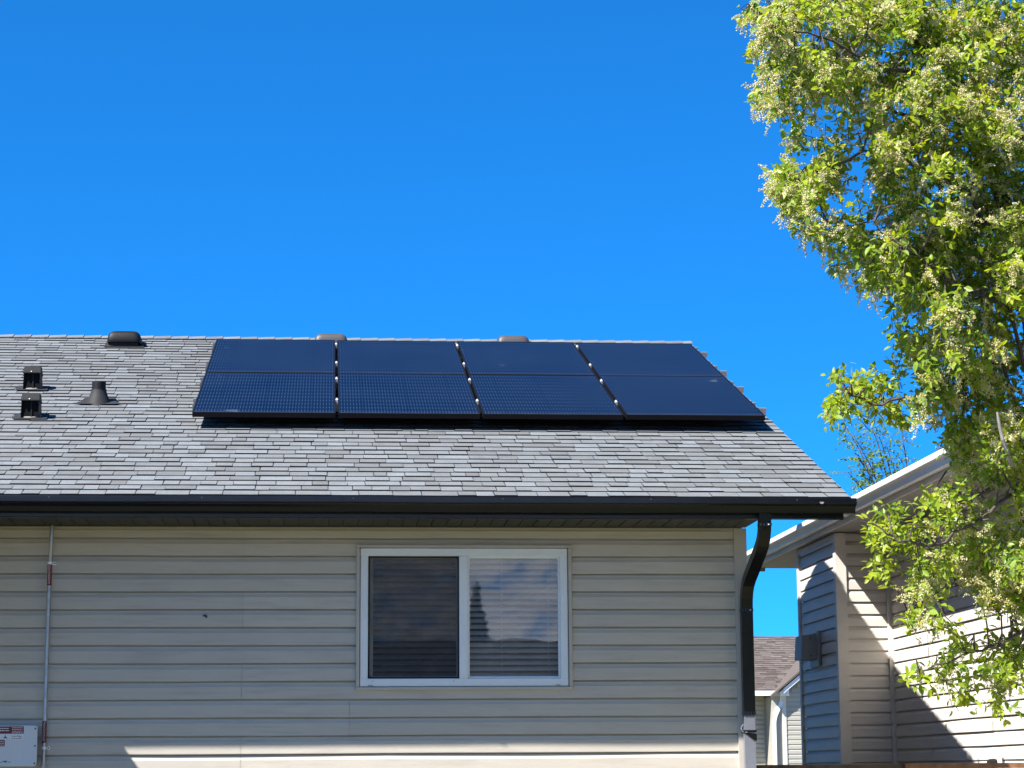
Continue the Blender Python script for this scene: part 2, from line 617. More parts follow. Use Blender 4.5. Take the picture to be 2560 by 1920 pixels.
def siding(parent, P, d, nrm, L, zbutt0, E, ncourse, ztop, mat, seams=(), hole=None, seg=0.45, wob=0.0012, only_from=0, pname='siding_board'):
    """boards laid up a wall that starts at P and runs along d; nrm points outwards; hole=(a0,a1,z0,z1)"""
    P, d, nrm = Vector(P), Vector(d), Vector(nrm)
    c = 0
    bi = 0
    while c < ncourse:
        sm = [s for s in seams[bi % len(seams)]] if seams else []
        cuts = [0.0] + [s for s in sm if 0 < s < L] + [L]
        for a, b in zip(cuts[:-1], cuts[1:]):
            a = a + 0.0022 if a > 0 else a
            parts = {}
            lap = 0.0035 if a > 0 else 0.0
            for cc in (c, c + 1):
                if cc >= ncourse:
                    continue
                zb = zbutt0 + cc * E
                rows = [(a, b, zb, min(ztop, zb + 2 * E), 'all')]
                if hole and zb < hole[3] and zb + E > hole[2]:
                    rows = []
                    if a < hole[0]:
                        rows.append((a, min(b, hole[0]), zb, ztop, 'left'))
                    if b > hole[1]:
                        rows.append((max(a, hole[1]), b, zb, ztop, 'right'))
                    m0, m1 = max(a, hole[0]), min(b, hole[1])
                    if m0 < m1:
                        if zb < hole[2]:
                            rows.append((m0, m1, zb, hole[2], 'all'))
                        if zb + E > hole[3]:
                            rows.append((m0, m1, hole[3], ztop, 'all'))
                for (s0, s1, zl, zh, side) in rows:
                    if s1 - s0 < 0.004:
                        continue
                    pr = clip_profile([(y, zb + q * E) for y, q in PROFILE], zl, zh)
                    if len(pr) < 2:
                        continue
                    k = max(1, int((s1 - s0) / seg))
                    vs = []
                    for i in range(k + 1):
                        u = s0 + (s1 - s0) * i / k
                        wz = wob * math.sin(u * 2.7 + cc * 5.1) + wob * 0.6 * math.sin(u * 7.3 + cc * 1.7)
                        for (y, z) in pr:
                            vs.append(P + d * u + nrm * (-(y) - lap + wob * math.sin(u * 3.1 + cc * 2.3)) + Vector((0, 0, z + wz)))
                    m = len(pr)
                    fs = []
                    for i in range(k):
                        for j in range(m - 1):
                            fs.append((i * m + j, (i + 1) * m + j, (i + 1) * m + j + 1, i * m + j + 1))
                    parts.setdefault(side, MB()).add(vs, fs)
            if 'all' in parts and len(parts) > 1:      # a course runs past the opening: one notched board
                for k_ in [q for q in parts if q != 'all']:
                    parts['all'].add(parts[k_].v, parts[k_].f)
                    del parts[k_]
            for mb in parts.values():
                mb.build(pname, mat, parent)
        c += 2
        bi += 1


# ------------------------------------------------------------------ shingle builder
def shingle_rows(E, slope_len, u0, u1, thick, rnd, wmin=0.10, wmax=0.33):
    """returns list of (row, a, b, v0, v1, t, tone)"""
    out = []
    nrow = int(math.ceil(slope_len / E))
    for r in range(nrow):
        v0 = r * E
        v1 = min(v0 + E + 0.028, slope_len)
        if v1 - v0 < 0.02:
            continue
        u = u0 - rnd.uniform(0, 0.3)
        tooth = rnd.random() < 0.5
        while u < u1:
            wd = rnd.uniform(wmin, wmax)
            a, b = max(u, u0), min(u + wd, u1)
            if b - a > 0.012:
                base = rnd.choice([0.12, 0.3, 0.45, 0.55, 0.65, 0.75, 0.92])
                tone = min(1, max(0.06, base + rnd.uniform(-0.12, 0.1)))
                t = thick * (1.0 if tooth else 0.74) * rnd.uniform(0.9, 1.12)
                out.append((r, a, b, v0 + rnd.uniform(-0.003, 0.003), v1, t, tone))
            tooth = (not tooth) if rnd.random() < 0.8 else tooth
            u += wd + 0.0012
    return out


def shingle_geo(mb, O, du, dv, nn, s):
    r, a, b, v0, v1, t, tone = s
    q = 0.0008
    mb.tone = tone

    def P(u, v, h):
        return O + du * u + dv * v + nn * h
    sk = random.uniform(-0.004, 0.004)
    a, b = a + 0.0016, b - 0.0016
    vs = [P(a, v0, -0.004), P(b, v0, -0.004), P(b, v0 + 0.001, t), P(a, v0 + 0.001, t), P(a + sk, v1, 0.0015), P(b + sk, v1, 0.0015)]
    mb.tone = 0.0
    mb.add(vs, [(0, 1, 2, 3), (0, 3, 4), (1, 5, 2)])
    mb.tone = tone
    k = len(mb.v) - 6
    mb.f.append((k + 3, k + 2, k + 5, k + 4))
    mb.t.append(tone)


# ================================================================== THE HOUSE WITH THE PANELS
TH = math.radians(19.873)
U = Vector((0, math.cos(TH), math.sin(TH)))
N = Vector((0, -math.sin(TH), math.cos(TH)))
XA_ = Vector((1, 0, 0))
P0 = Vector((0, 1.3704, 4.1977))           # lower left corner of the array, top surface
HOFF = 0.125
PR = P0 - N * HOFF                          # a point on the shingle surface


def zroof(y):
    return PR.z + (y - PR.y) * math.tan(TH)


X_L, X_WALL, X_RAKE = -4.6, 3.795, 4.372
Y_EAVE, Y_RIDGE, Y_BACK = -0.63, 5.52, 11.0
house = empty('house', (0, 0, 0))
tag(house, 'beige sided house with grey shingle roof, black gutter and one white window', 'house')

# wall sheathing around the window opening, one part; boards hang on it
WX0, WX1, WZ0, WZ1 = 1.207, 2.585, 2.157, 3.067
wl = MB()
wl.box(X_L, WX0, 0.036, 0.16, 0.30, 3.24)
wl.box(WX1, X_WALL - 0.02, 0.036, 0.16, 0.30, 3.24)
wl.box(WX0, WX1, 0.036, 0.16, 0.30, WZ0)
wl.box(WX0, WX1, 0.036, 0.16, WZ1, 3.24)
wall = wl.build('wall', M['trim'], house)
fn = MB().box(X_L, X_WALL - 0.03, 0.03, Y_BACK - 0.1, -0.2, 0.30)
fn.build('foundation', M['concrete'], house)
gw = MB()   # gable wall and the hidden back wall close the house
gw.extrude([(0.16, 0.30), (Y_BACK - 0.2, 0.30), (Y_BACK - 0.2, 3.2), (Y_RIDGE, zroof(Y_RIDGE) - 0.2), (0.16, 3.2)],
           lambda p: (X_WALL - 0.14, p[0], p[1]), lambda p: (X_WALL - 0.035, p[0], p[1]))
gable = gw.build('gable_wall', M['trim'], house)
siding(gable, (X_WALL - 0.003, 0.03, 0), (0, 1, 0), (1, 0, 0), 10.7, 0.319, 0.11727, 24, 3.2, M['siding'], wob=0.0)
bw = MB().box(X_L, X_WALL - 0.14, Y_BACK - 0.32, Y_BACK - 0.2, 0.30, 3.2)
bw.build('back_wall', M['siding'], house)
lw = MB().extrude([(0.16, 0.30), (Y_BACK - 0.2, 0.30), (Y_BACK - 0.2, 3.2), (Y_RIDGE, zroof(Y_RIDGE) - 0.2), (0.16, 3.2)],
                  lambda p: (X_L, p[0], p[1]), lambda p: (X_L + 0.1, p[0], p[1]))
lw.build('party_wall', M['trim'], house)

E_S = 0.11727
zb0 = 3.1336 - 25 * E_S
SX1, SX2 = 0.438 - X_L, 1.139 - X_L
seams = []
for bi in range(14):
    k = 12 - bi            # 0 = the pair under the eave
    # visible pairs: k=0 (seam 1), 1 none, 2 seam1, 3 none, 4 seam1, 5 seam2, 6 seam1
    if k in (0, 2, 4, 6, 8, 10, 12):
        seams.append([SX1 - 3.66, SX1])
    elif k == 5:
        seams.append([SX2 - 3.66, SX2])
    else:
        seams.append([SX2 - 4.6, SX2 + 3.0 - 3.66 - 2.4])
siding(wall, (X_L, 0, 0), (1, 0, 0), (0, -1, 0), X_WALL - 0.075 - X_L, zb0, E_S, 26, 3.190, M['siding'], seams,
       hole=(WX0 - 0.012 - X_L, WX1 + 0.012 - X_L, WZ0 - 0.012, WZ1 + 0.012))
# corner post, frieze channel
cp = MB().box(X_WALL - 0.085, X_WALL, -0.014, 0.03, 0.31, 3.204)
cp.box(X_WALL - 0.012, X_WALL + 0.001, 0.031, 0.10, 0.31, 3.204)
cp.build('corner_post', M['trim'], wall)
fc = MB().box(X_L, X_WALL - 0.087, -0.010, 0.03, 3.178, 3.204)
fc.box(X_L, X_WALL - 0.087, -0.0155, -0.0105, 3.178, 3.184)
fc.build('frieze_channel', M['trim'], wall)
# chipped hole in one board
hv = at(512, 1541, -0.0035)
hm = MB()
hm.add([(hv.x - 0.016, -0.0040, hv.z + 0.004), (hv.x - 0.004, -0.0045, hv.z + 0.012), (hv.x + 0.012, -0.0040, hv.z + 0.011),
        (hv.x + 0.017, -0.0045, hv.z - 0.004), (hv.x + 0.015, -0.0040, hv.z - 0.013), (hv.x + 0.002, -0.0040, hv.z - 0.004)], [(0, 1, 2, 3, 4, 5)])
hm.add([(hv.x - 0.016, -0.0040, hv.z + 0.004), (hv.x - 0.004, -0.0045, hv.z + 0.012), (hv.x - 0.004, 0.004, hv.z + 0.010), (hv.x - 0.014, 0.004, hv.z + 0.003)], [(0, 1, 2, 3)])
ho = hm.build('chipped_hole', M['ink'], wall)
ho['label'] = 'small dark chip broken out of the siding'

# ---- window
win = MB()
FW_ = 0.052
y0, y1 = -0.004, 0.085
win.box(WX0, WX1, y0, y1, WZ0, WZ0 + FW_, 0.004)
window = win.build('window', M['white'], house)
MB().box(WX0, WX1, y0, y1, WZ1 - FW_, WZ1, 0.004).build('frame_head', M['white'], window)
for x0_, x1_ in ((WX0 + 0.001, WX0 + FW_), (WX1 - FW_, WX1 - 0.001)):
    MB().box(x0_, x1_, y0 + 0.002, y1, WZ0 + FW_ - 0.003, WZ1 - FW_ + 0.003, 0.003).build('frame_jamb', M['white'], window)
MX0, MX1 = 1.861, 1.918
MB().box(MX0, MX1, y0 - 0.003, y1, WZ0 + FW_ - 0.002, WZ1 - FW_ + 0.002, 0.003).build('mullion', M['white'], window)
GZ0, GZ1 = WZ0 + FW_, WZ1 - FW_
for (a, b, yg) in ((WX0 + FW_, MX0, 0.050), (MX1, WX1 - FW_, 0.030)):
    sash = MB()
    t = 0.013 if a > 1.8 else 0.016
    sash.box(a, b, yg - 0.012, yg + 0.02, GZ0, GZ0 + t)
    sash.box(a, b, yg - 0.012, yg + 0.02, GZ1 - t, GZ1)
    sash.box(b - t, b, yg - 0.012, yg + 0.02, GZ0 + t, GZ1 - t)
    sash.box(a, a + (t if a > 1.8 else 0.034), yg - 0.012, yg + 0.02, GZ0 + t, GZ1 - t)
    so = sash.build('sash', M['white'], window)
    gm_ = MB().add([(a, yg, GZ0), (b, yg, GZ0), (b, yg, GZ1), (a, yg, GZ1)], [(0, 1, 2, 3)])
    gm_.build('pane', M['glass'], window)
sm_ = MB().add([(WX0 + FW_ + 0.01, 0.016, GZ0 + 0.008), (MX0 - 0.008, 0.016, GZ0 + 0.008), (MX0 - 0.008, 0.016, GZ1 - 0.008), (WX0 + FW_ + 0.01, 0.016, GZ1 - 0.008)], [(0, 1, 2, 3)])
so_ = sm_.build('insect_screen', M['screen'], window)
sf = MB()
a, b = WX0 + FW_ + 0.001, MX0 - 0.001
sf.box(a, b, 0.011, 0.021, GZ0 + 0.001, GZ0 + 0.010)
sf.box(a, b, 0.011, 0.021, GZ1 - 0.010, GZ1 - 0.001)
sf.box(a, a + 0.010, 0.011, 0.021, GZ0 + 0.010, GZ1 - 0.010)
sf.box(b - 0.008, b, 0.011, 0.021, GZ0 + 0.010, GZ1 - 0.010)
sf.build('screen_frame', M['black_frame'], window)
tm = MB()
T = 0.026
tm.box(WX0 - T, WX1 + T, -0.018, 0.02, WZ0 - T, WZ0 - 0.003, 0.003)
tm.box(WX0 - T, WX1 + T, -0.018, 0.02, WZ1 + 0.003, WZ1 + T - 0.004, 0.003)
tm.box(WX0 - T, WX0 - 0.003, -0.0165, 0.02, WZ0 - 0.002, WZ1 + 0.002, 0.003)
tm.box(WX1 + 0.003, WX1 + T, -0.0165, 0.02, WZ0 - 0.002, WZ1 + 0.002, 0.003)
tm.build('trim', M['trim'], window)
for x in (WX0 + 0.055, WX1 - 0.085):
    MB().box(x, x + 0.030, -0.008, -0.003, WZ0 + 0.004, WZ0 + 0.010).build('weep_cover', M['vent_box'], window)
for x in (1.292, 1.825):
    MB().lathe((x, -0.0035, WZ0 + 0.036), (0, -1, 0), [(0.0028, 0), (0.0028, 0.001)], 8).build('screw', M['screw'], window)
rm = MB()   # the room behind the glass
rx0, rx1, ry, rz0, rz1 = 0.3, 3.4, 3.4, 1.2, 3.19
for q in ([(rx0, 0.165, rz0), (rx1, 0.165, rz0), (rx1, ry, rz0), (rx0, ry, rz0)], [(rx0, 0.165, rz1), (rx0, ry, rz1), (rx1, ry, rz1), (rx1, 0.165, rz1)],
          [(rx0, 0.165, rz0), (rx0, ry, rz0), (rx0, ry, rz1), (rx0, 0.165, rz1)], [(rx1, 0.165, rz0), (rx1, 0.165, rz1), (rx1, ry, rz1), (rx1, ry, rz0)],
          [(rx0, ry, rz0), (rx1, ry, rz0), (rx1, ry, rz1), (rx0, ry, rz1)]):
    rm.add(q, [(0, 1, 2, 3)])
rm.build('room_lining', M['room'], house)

# ---- roof
roof = MB()
d0 = 0.010


def RP(x, y, h):
    return Vector((x, PR.y, PR.z)) + U * ((y - PR.y) / U.y) + N * h


roof.add([RP(X_L, Y_EAVE + 0.012, -d0), RP(X_RAKE - 0.012, Y_EAVE + 0.012, -d0), RP(X_RAKE - 0.012, Y_RIDGE, -d0), RP(X_L, Y_RIDGE, -d0),
          RP(X_L, Y_EAVE + 0.012, -d0 - 0.02), RP(X_RAKE - 0.012, Y_EAVE + 0.012, -d0 - 0.02), RP(X_RAKE - 0.012, Y_RIDGE, -d0 - 0.02), RP(X_L, Y_RIDGE, -d0 - 0.02)],
         [(0, 1, 2, 3), (4, 7, 6, 5), (0, 4, 5, 1), (1, 5, 6, 2), (3, 2, 6, 7), (0, 3, 7, 4)])
zr = zroof(Y_RIDGE) - d0 / math.cos(TH)
zbk = zr - (Y_BACK + 0.6 - Y_RIDGE) * math.tan(TH)
yb_ = Y_BACK + 0.6
roof.add([(X_L, Y_RIDGE, zr), (X_RAKE - 0.012, Y_RIDGE, zr), (X_RAKE - 0.012, yb_, zbk), (X_L, yb_, zbk),
          (X_L, Y_RIDGE, zr - 0.022), (X_RAKE - 0.012, Y_RIDGE, zr - 0.022), (X_RAKE - 0.012, yb_, zbk - 0.022), (X_L, yb_, zbk - 0.022)],
         [(0, 1, 2, 3), (4, 7, 6, 5), (1, 5, 6, 2), (3, 2, 6, 7), (0, 3, 7, 4)])
roof_o = roof.build('roof', M['plywood'], house)
E_R = 0.1432
SL = (Y_RIDGE - Y_EAVE) / U.y - 0.03
rr = random.Random(5)
O = RP(0, Y_EAVE, -0.0085)
rows = shingle_rows(E_R, SL, X_L, X_RAKE, 0.0120, rr, 0.085, 0.235)
field = MB()
cnt = 0
for s in rows:
    if s[0] < 12 and s[1] > -1.35 and cnt < 298:
        m = MB()
        shingle_geo(m, O, XA_, U, N, s)
        m.build('shingle', M['shingle'], roof_o, tones=True)
        cnt += 1
    else:
        shingle_geo(field, O, XA_, U, N, s)
fo = field.build('shingle_field', M['shingle'], roof_o, tones=True)
fo['kind'] = 'stuff'
# back slope shingles (seen only past the ridge): rows joined
bk = MB()
U2 = Vector((0, -math.cos(TH), math.sin(TH)))
N2 = Vector((0, math.sin(TH), math.cos(TH)))
O2 = Vector((0, yb_, zbk)) + N2 * 0.001
for s in shingle_rows(E_R, (yb_ - Y_RIDGE) / math.cos(TH) - 0.03, X_L, X_RAKE, 0.008, rr, 0.5, 1.0):
    shingle_geo(bk, O2, XA_, U2, N2, s)
bo = bk.build('back_shingle_field', M['shingle'], roof_o, tones=True)
bo['kind'] = 'stuff'
# ridge caps: bent pieces lapping over each other
x = X_L
zt = zroof(Y_RIDGE) + 0.004
while x < X_RAKE - 0.02:
    e = min(0.19, X_RAKE - x)
    m = MB()
    m.tone = random.uniform(0.15, 0.85)
    wv = 0.135
    prof = []
    for hgt, xx in ((0.014, x + e), (0.003, x - 0.04)):
        prof.append([Vector((xx, Y_RIDGE, zt + hgt)) + q for q in
                     (U * -wv, U * -0.03 + Vector((0, 0, 0.002)), Vector((0, 0, -0.004)), U2 * -0.03 + Vector((0, 0, 0.002)), U2 * -wv)])
    a_, b_ = prof
    low = [p - Vector((0, 0, 0.010)) for p in a_]
    k = 5
    m.add(a_ + b_ + low, [(i, i + 1, 5 + i + 1, 5 + i) for i in range(4)] + [(10 + i, 10 + i + 1, i + 1, i) for i in range(4)] +
          [(0, 5, 10), (4, 14, 9)])
    # thickness of the long front edge
    m.add([a_[0], b_[0], b_[0] - N * 0.006, a_[0] - N * 0.012], [(0, 3, 2, 1)])
    m.build('ridge_cap', M['shingle'], roof_o, tones=True)
    x += 0.158
# drip edge along rake and eave
dr = MB()
dr.obox(RP(X_RAKE - 0.020, Y_EAVE + 0.02, -0.034), XA_, U, N, 0, 0.009, 0, SL - 0.02, -0.05, 0.020)
dr.build('rake_board', M['black_alu'], house)
# rake soffit closing the overhang beyond the gable wall
rs = MB()
rs.obox(RP(X_WALL - 0.015, 0.0, -0.15), XA_, U, N, 0, X_RAKE - X_WALL - 0.008, -0.5, SL - 0.65, -0.012, 0.0)
rs.build('rake_soffit', M['soffit'], house)

# fascia, gutter, soffit
fa = MB().box(X_L, 4.330, -0.573, -0.550, 3.206, 3.330)
fa.box(X_L, 4.330, -0.578, -0.5735, 3.206, 3.226)
fa.box(X_L, 4.330, -0.5495, -0.530, 3.203, 3.2055)
fa.build('fascia', M['black_alu'], house)
gp = [(-0.5745, 3.336), (-0.5745, 3.234), (-0.650, 3.234), (-0.6535, 3.246), (-0.660, 3.262), (-0.672, 3.2755), (-0.687, 3.283), (-0.6985, 3.286),
      (-0.7000, 3.291), (-0.7000, 3.320), (-0.6975, 3.326), (-0.690, 3.327), (-0.690, 3.319), (-0.6965, 3.316), (-0.6965, 3.292), (-0.686, 3.287),
      (-0.670, 3.279), (-0.657, 3.265), (-0.650, 3.246), (-0.647, 3.2375), (-0.5775, 3.2375), (-0.5775, 3.336)]
gu = MB()
xs_ = np.linspace(X_L, 4.385, 26)
vs_, fs_ = [], []
mlen = len(gp)
for i, xx in enumerate(xs_):
    sag = 0.0022 * math.sin(xx * 2.1) + 0.0012 * math.sin(xx * 5.7 + 1)
    vs_ += [(xx, p[0] + 0.4 * sag, p[1] + sag * 0.6) for p in gp]
for i in range(len(xs_) - 1):
    for k in range(mlen):
        k2 = (k + 1) % mlen
        fs_.append((i * mlen + k, i * mlen + k2, (i + 1) * mlen + k2, (i + 1) * mlen + k))
gu.add(vs_, fs_)
gutter = gu.build('gutter', M['black_alu'], house)
for xs_j in (-2.0, 1.05):
    MB().extrude([(p[0] * 1.0 - (0.0016 if p[0] < -0.6 else 0), p[1] - (0.0016 if p[1] < 3.24 else 0)) for p in gp[1:11]], lambda p: (xs_j, p[0], p[1]), lambda p: (xs_j + 0.035, p[0], p[1]), close=False).build('slip_joint', M['black_alu'], gutter)
for k in range(9):
    xs_j = -3.6 + k * 0.95
    MB().lathe((xs_j, -0.7004, 3.312), (0, -1, 0), [(0.0045, 0), (0.0035, 0.0025)], 8).build('hanger_screw', M['screw'], gutter)
ec = MB()
prof = gp[:11]
ec.extrude(prof, lambda p: (4.3855, p[0], p[1]), lambda p: (4.390, p[0], p[1]))
ec.build('end_cap', M['black_alu'], gutter)
gs = at(2055, 1267, -0.7025)
sp = MB()
pts = [(gs.x + 0.014 * math.cos(t) * (1 + 0.2 * math.sin(3 * t)), -0.7012 + 0 * t, gs.z + 0.0075 * math.sin(t)) for t in np.linspace(0, 2 * PI, 12, endpoint=False)]
sp.extrude([(p[0], p[2] + 0.026) for p in pts], lambda p: (p[0], -0.7032, p[1]), lambda p: (p[0], -0.7008, p[1]))
spo = sp.build('dropping', M['caulk'], gutter)
spo['label'] = 'pale dried bird dropping on the black gutter'
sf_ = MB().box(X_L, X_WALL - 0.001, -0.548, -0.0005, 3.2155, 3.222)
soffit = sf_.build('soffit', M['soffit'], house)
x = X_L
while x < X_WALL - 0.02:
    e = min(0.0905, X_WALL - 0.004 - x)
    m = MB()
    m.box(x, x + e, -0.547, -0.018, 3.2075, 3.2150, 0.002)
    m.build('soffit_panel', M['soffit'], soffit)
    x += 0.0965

# downspout
ds = MB()


def ribbed(wd, dp):
    pts = []
    for k in range(8):
        u = -wd / 2 + wd * (k + 0.5) / 8
        pts.append((u, -dp / 2 - (0.0035 if k % 2 else 0)))
    back = [(wd / 2, -dp / 2), (wd / 2, dp / 2), (-wd / 2, dp / 2), (-wd / 2, -dp / 2)]
    return [(-wd / 2, -dp / 2)] + pts + back[:3]


def path_arc(pts):
    """round the corners of a polyline"""
    pts = [Vector(p) for p in pts]
    out = [pts[0]]
    for a, b, c in zip(pts[:-2], pts[1:-1], pts[2:]):
        for t in (0.0, 0.25, 0.5, 0.75, 1.0):
            p, q = b + (a - b).normalized() * min(0.13, (a - b).length * 0.7), b + (c - b).normalized() * min(0.13, (c - b).length * 0.4)
            out.append((1 - t) ** 2 * p + 2 * t * (1 - t) * b + t * t * q)
    out.append(pts[-1])
    return out


SX = 3.773
up_path = path_arc([(3.800, -0.615, 3.232), (3.800, -0.615, 3.075), (SX, -0.062, 2.800), (SX, -0.062, 1.960)])
ds.sweep(up_path, ribbed(0.078, 0.058))
down = ds.build('downspout', M['black_alu'], house)
for c0, c1 in (((3.800, -0.615, 3.150), (3.800, -0.615, 3.170)), ((SX, -0.062, 2.640), (SX, -0.062, 2.662)), ((SX, -0.062, 1.958), (SX, -0.062, 1.985))):
    MB().sweep([c0, c1], ribbed(0.082, 0.062)).build('elbow_joint', M['black_alu'], down)
for zc in (3.160, 2.651):
    yy = -0.615 if zc > 3 else -0.062
    xx = 3.800 if zc > 3 else SX
    MB().lathe((xx + 0.02, yy - 0.0345, zc), (0, -1, 0), [(0.005, 0), (0.004, 0.003)], 8).build('screw', M['alu_bright'], down)
lo_ = MB().sweep([(SX, -0.062, 1.957), (SX, -0.062, 1.2), (SX, -0.062, 0.25)], ribbed(0.072, 0.052))
ol = lo_.build('lower_section', M['spout_low'], down)
ol['label'] = 'pale blue grey lower length of the black downspout'
st = MB().box(SX - 0.043, SX + 0.043, -0.0975, -0.0935, 1.848, 1.862)
st.add([(SX - 0.042, -0.0965, 1.850), (SX + 0.043, -0.0965, 1.835), (SX + 0.043, -0.0965, 1.790), (SX + 0.02, -0.0965, 1.802)], [(0, 1, 2, 3)])
for q in (SX - 0.043, SX + 0.0395):
    st.box(q, q + 0.0035, -0.0935, -0.015, 1.848, 1.862)
st.build('strap', M['strap'], down)
MB().tube([(SX - 0.04, -0.06, 1.90), (SX - 0.058, -0.075, 1.875), (SX - 0.05, -0.09, 1.852), (SX - 0.02, -0.1, 1.846)], 0.003, 6).build('tie_wire', M['galv'], down)

# covered porch at the left end (outside the frame, it shades the left of the wall)
PXR = -1.335
pz = 3.200
pch = MB()
pch.box(X_L, PXR, -3.4, -0.02, pz - 0.10, pz)
porch = pch.build('porch_roof', M['black_alu'], house)
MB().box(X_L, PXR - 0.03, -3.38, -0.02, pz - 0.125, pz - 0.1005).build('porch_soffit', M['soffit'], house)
for px_ in (PXR - 0.3, X_L + 0.3):
    MB().box(px_ - 0.06, px_ + 0.06, -3.3, -3.18, 0, pz - 0.1255, 0.006).build('porch_post', M['trim'], house)

# ---- window blind (hangs inside the window)
bl = empty('window_blind', (1.9, 0.12, WZ0))
tag(bl, 'closed white horizontal slat blind hanging behind the window glass', 'blind')
MB().box(WX0 + 0.03, WX1 - 0.03, 0.10, 0.15, WZ1 - 0.058, WZ1 - 0.012).build('headrail', M['blind'], bl)
zz = WZ1 - 0.075
k = 0
while zz > WZ0 + 0.02:
    m = MB()
    tilt = math.radians(31 + random.uniform(-2, 2))
    ww = 0.05
    sec = []
    for q in np.linspace(-0.5, 0.5, 5):
        cr = 0.004 * (1 - 4 * q * q)
        sec.append((q * ww * math.cos(tilt) - cr * math.sin(tilt), q * ww * math.sin(tilt) + cr * math.cos(tilt)))
    sec2 = [(p[0] + 0.0012 * math.sin(tilt), p[1] - 0.0012) for p in sec]
    dz = random.uniform(-0.0015, 0.0015)
    m.extrude(sec + sec2[::-1], lambda p: (WX0 + 0.045, 0.125 + p[0], zz + p[1] + dz), lambda p: (WX1 - 0.045, 0.125 + p[0], zz + p[1] - dz))
    m.build('slat', M['blind'], bl)
    zz -= 0.0397
    k += 1
MB().box(WX0 + 0.04, WX1 - 0.04, 0.11, 0.14, zz + 0.002, zz + 0.018).build('bottom_rail', M['blind'], bl)
for xx in (WX0 + 0.16, 1.60, 2.15, 2.462):
    MB().tube([(xx, 0.098, WZ1 - 0.06), (xx + 0.001, 0.098, WZ0 + 0.03)], 0.0012, 5).build('cord', M['blind'], bl)

# ================================================================== SOLAR ARRAY
PW, G, PHH, S = 1.04, 0.022, 1.74, 0.010
colname = ['first column from the left', 'second column from the left', 'third column from the left', 'rightmost column']


def PA(u, v, h):
    return P0 + XA_ * u + U * v + N * h


FB = 0.011
for r in range(2):
    for c in range(4):
        u0, v0 = c * (PW + G), r * (PHH + S)
        base = PA(u0 + PW / 2, v0 + PHH / 2, -0.038)
        pn = empty('solar_panel', base)
        tag(pn, '%s dark blue solar panel in the %s of the roof array' % ('upper' if r else 'lower', colname[c]), 'solar panel', 'solar panels on the roof')
        jit = random.uniform(-0.0015, 0.0015)
        fr = MB()
        Of = PA(u0, v0, jit)
        fr.obox(Of, XA_, U, N, 0, PW, 0, FB, -0.038, 0.0, 0.0012)
        fr.obox(Of, XA_, U, N, 0, PW, PHH - FB, PHH, -0.038, 0.0, 0.0012)
        fr.obox(Of, XA_, U, N, 0, FB, FB, PHH - FB, -0.038, 0.0, 0.0)
        fr.obox(Of, XA_, U, N, PW - FB, PW, FB, PHH - FB, -0.038, 0.0, 0.0)
        fr.build('frame', M['black_frame'], pn)
        q = [Of + XA_ * a + U * b + N * (-0.0022) for a, b in ((FB, FB), (PW - FB, FB), (PW - FB, PHH - FB), (FB, PHH - FB))]
        q2 = [p - N * 0.006 for p in q]
        mesh_obj('glass', q + q2, [(0, 1, 2, 3), (4, 7, 6, 5)], M['pv'], pn, uvs=[(0, 0), (1, 0), (1, 1), (0, 1)] * 2)
        jb = MB().obox(PA(u0 + PW / 2, v0 + PHH - 0.25, -0.038), XA_, U, N, -0.06, 0.06, -0.05, 0.05, -0.02, 0.006)
        jb.build('junction_box', M['black_plastic'], pn)
AW = 4 * PW + 3 * G
for ri, (v, nm) in enumerate(((0.52, 'lowest'), (1.46, 'second lowest'), (2.24, 'second highest'), (3.24, 'topmost'))):
    rl = empty('mounting_rail', PA(-0.05, v, -0.1))
    tag(rl, '%s aluminium rail under the solar array, its end poking out at the sides' % nm, 'rail', 'rails under the solar array')
    b = MB().obox(PA(0, v, -0.038), XA_, U, N, -0.026, AW + 0.105, -0.02, 0.02, -0.047, -0.0005)
    b.build('rail_bar', M['alu'], rl)
    MB().obox(PA(0, v, -0.038), XA_, U, N, AW + 0.1055, AW + 0.109, -0.021, 0.021, -0.048, 0.0005).build('end_cap', M['alu'], rl)
    MB().obox(PA(0, v, -0.038), XA_, U, N, -0.030, -0.0265, -0.021, 0.021, -0.048, 0.0005).build('end_cap', M['alu'], rl)
    for c in range(1, 4):
        uc = c * (PW + G) - G / 2
        m = MB()
        m.obox(PA(uc, v, 0.0025), XA_, U, N, -0.0085, 0.0085, -0.022, 0.022, -0.0365, 0.004, 0.001)
        m.lathe(PA(uc, v, 0.0066), N, [(0.0065, 0), (0.0065, 0.007), (0.004, 0.008)], 8)
        m.build('clamp', M['alu_bright'], rl)
    for uc in (-0.012, AW + 0.012):
        m = MB()
        m.obox(PA(uc, v, 0.0025), XA_, U, N, -0.011, 0.011, -0.02, 0.02, -0.0405, 0.003, 0.001)
        m.build('end_clamp', M['alu'], rl)
    for c in range(5):
        uc = 0.35 + c * 0.88
        m = MB()
        m.obox(PA(uc, v, -0.085), XA_, U, N, -0.02, 0.02, 0.0205, 0.026, -0.036, 0.03)
        m.obox(PA(uc, v, -0.1205), XA_, U, N, -0.05, 0.05, -0.06, 0.10, 0.0085, 0.0105)
        m.build('foot', M['alu'], rl)

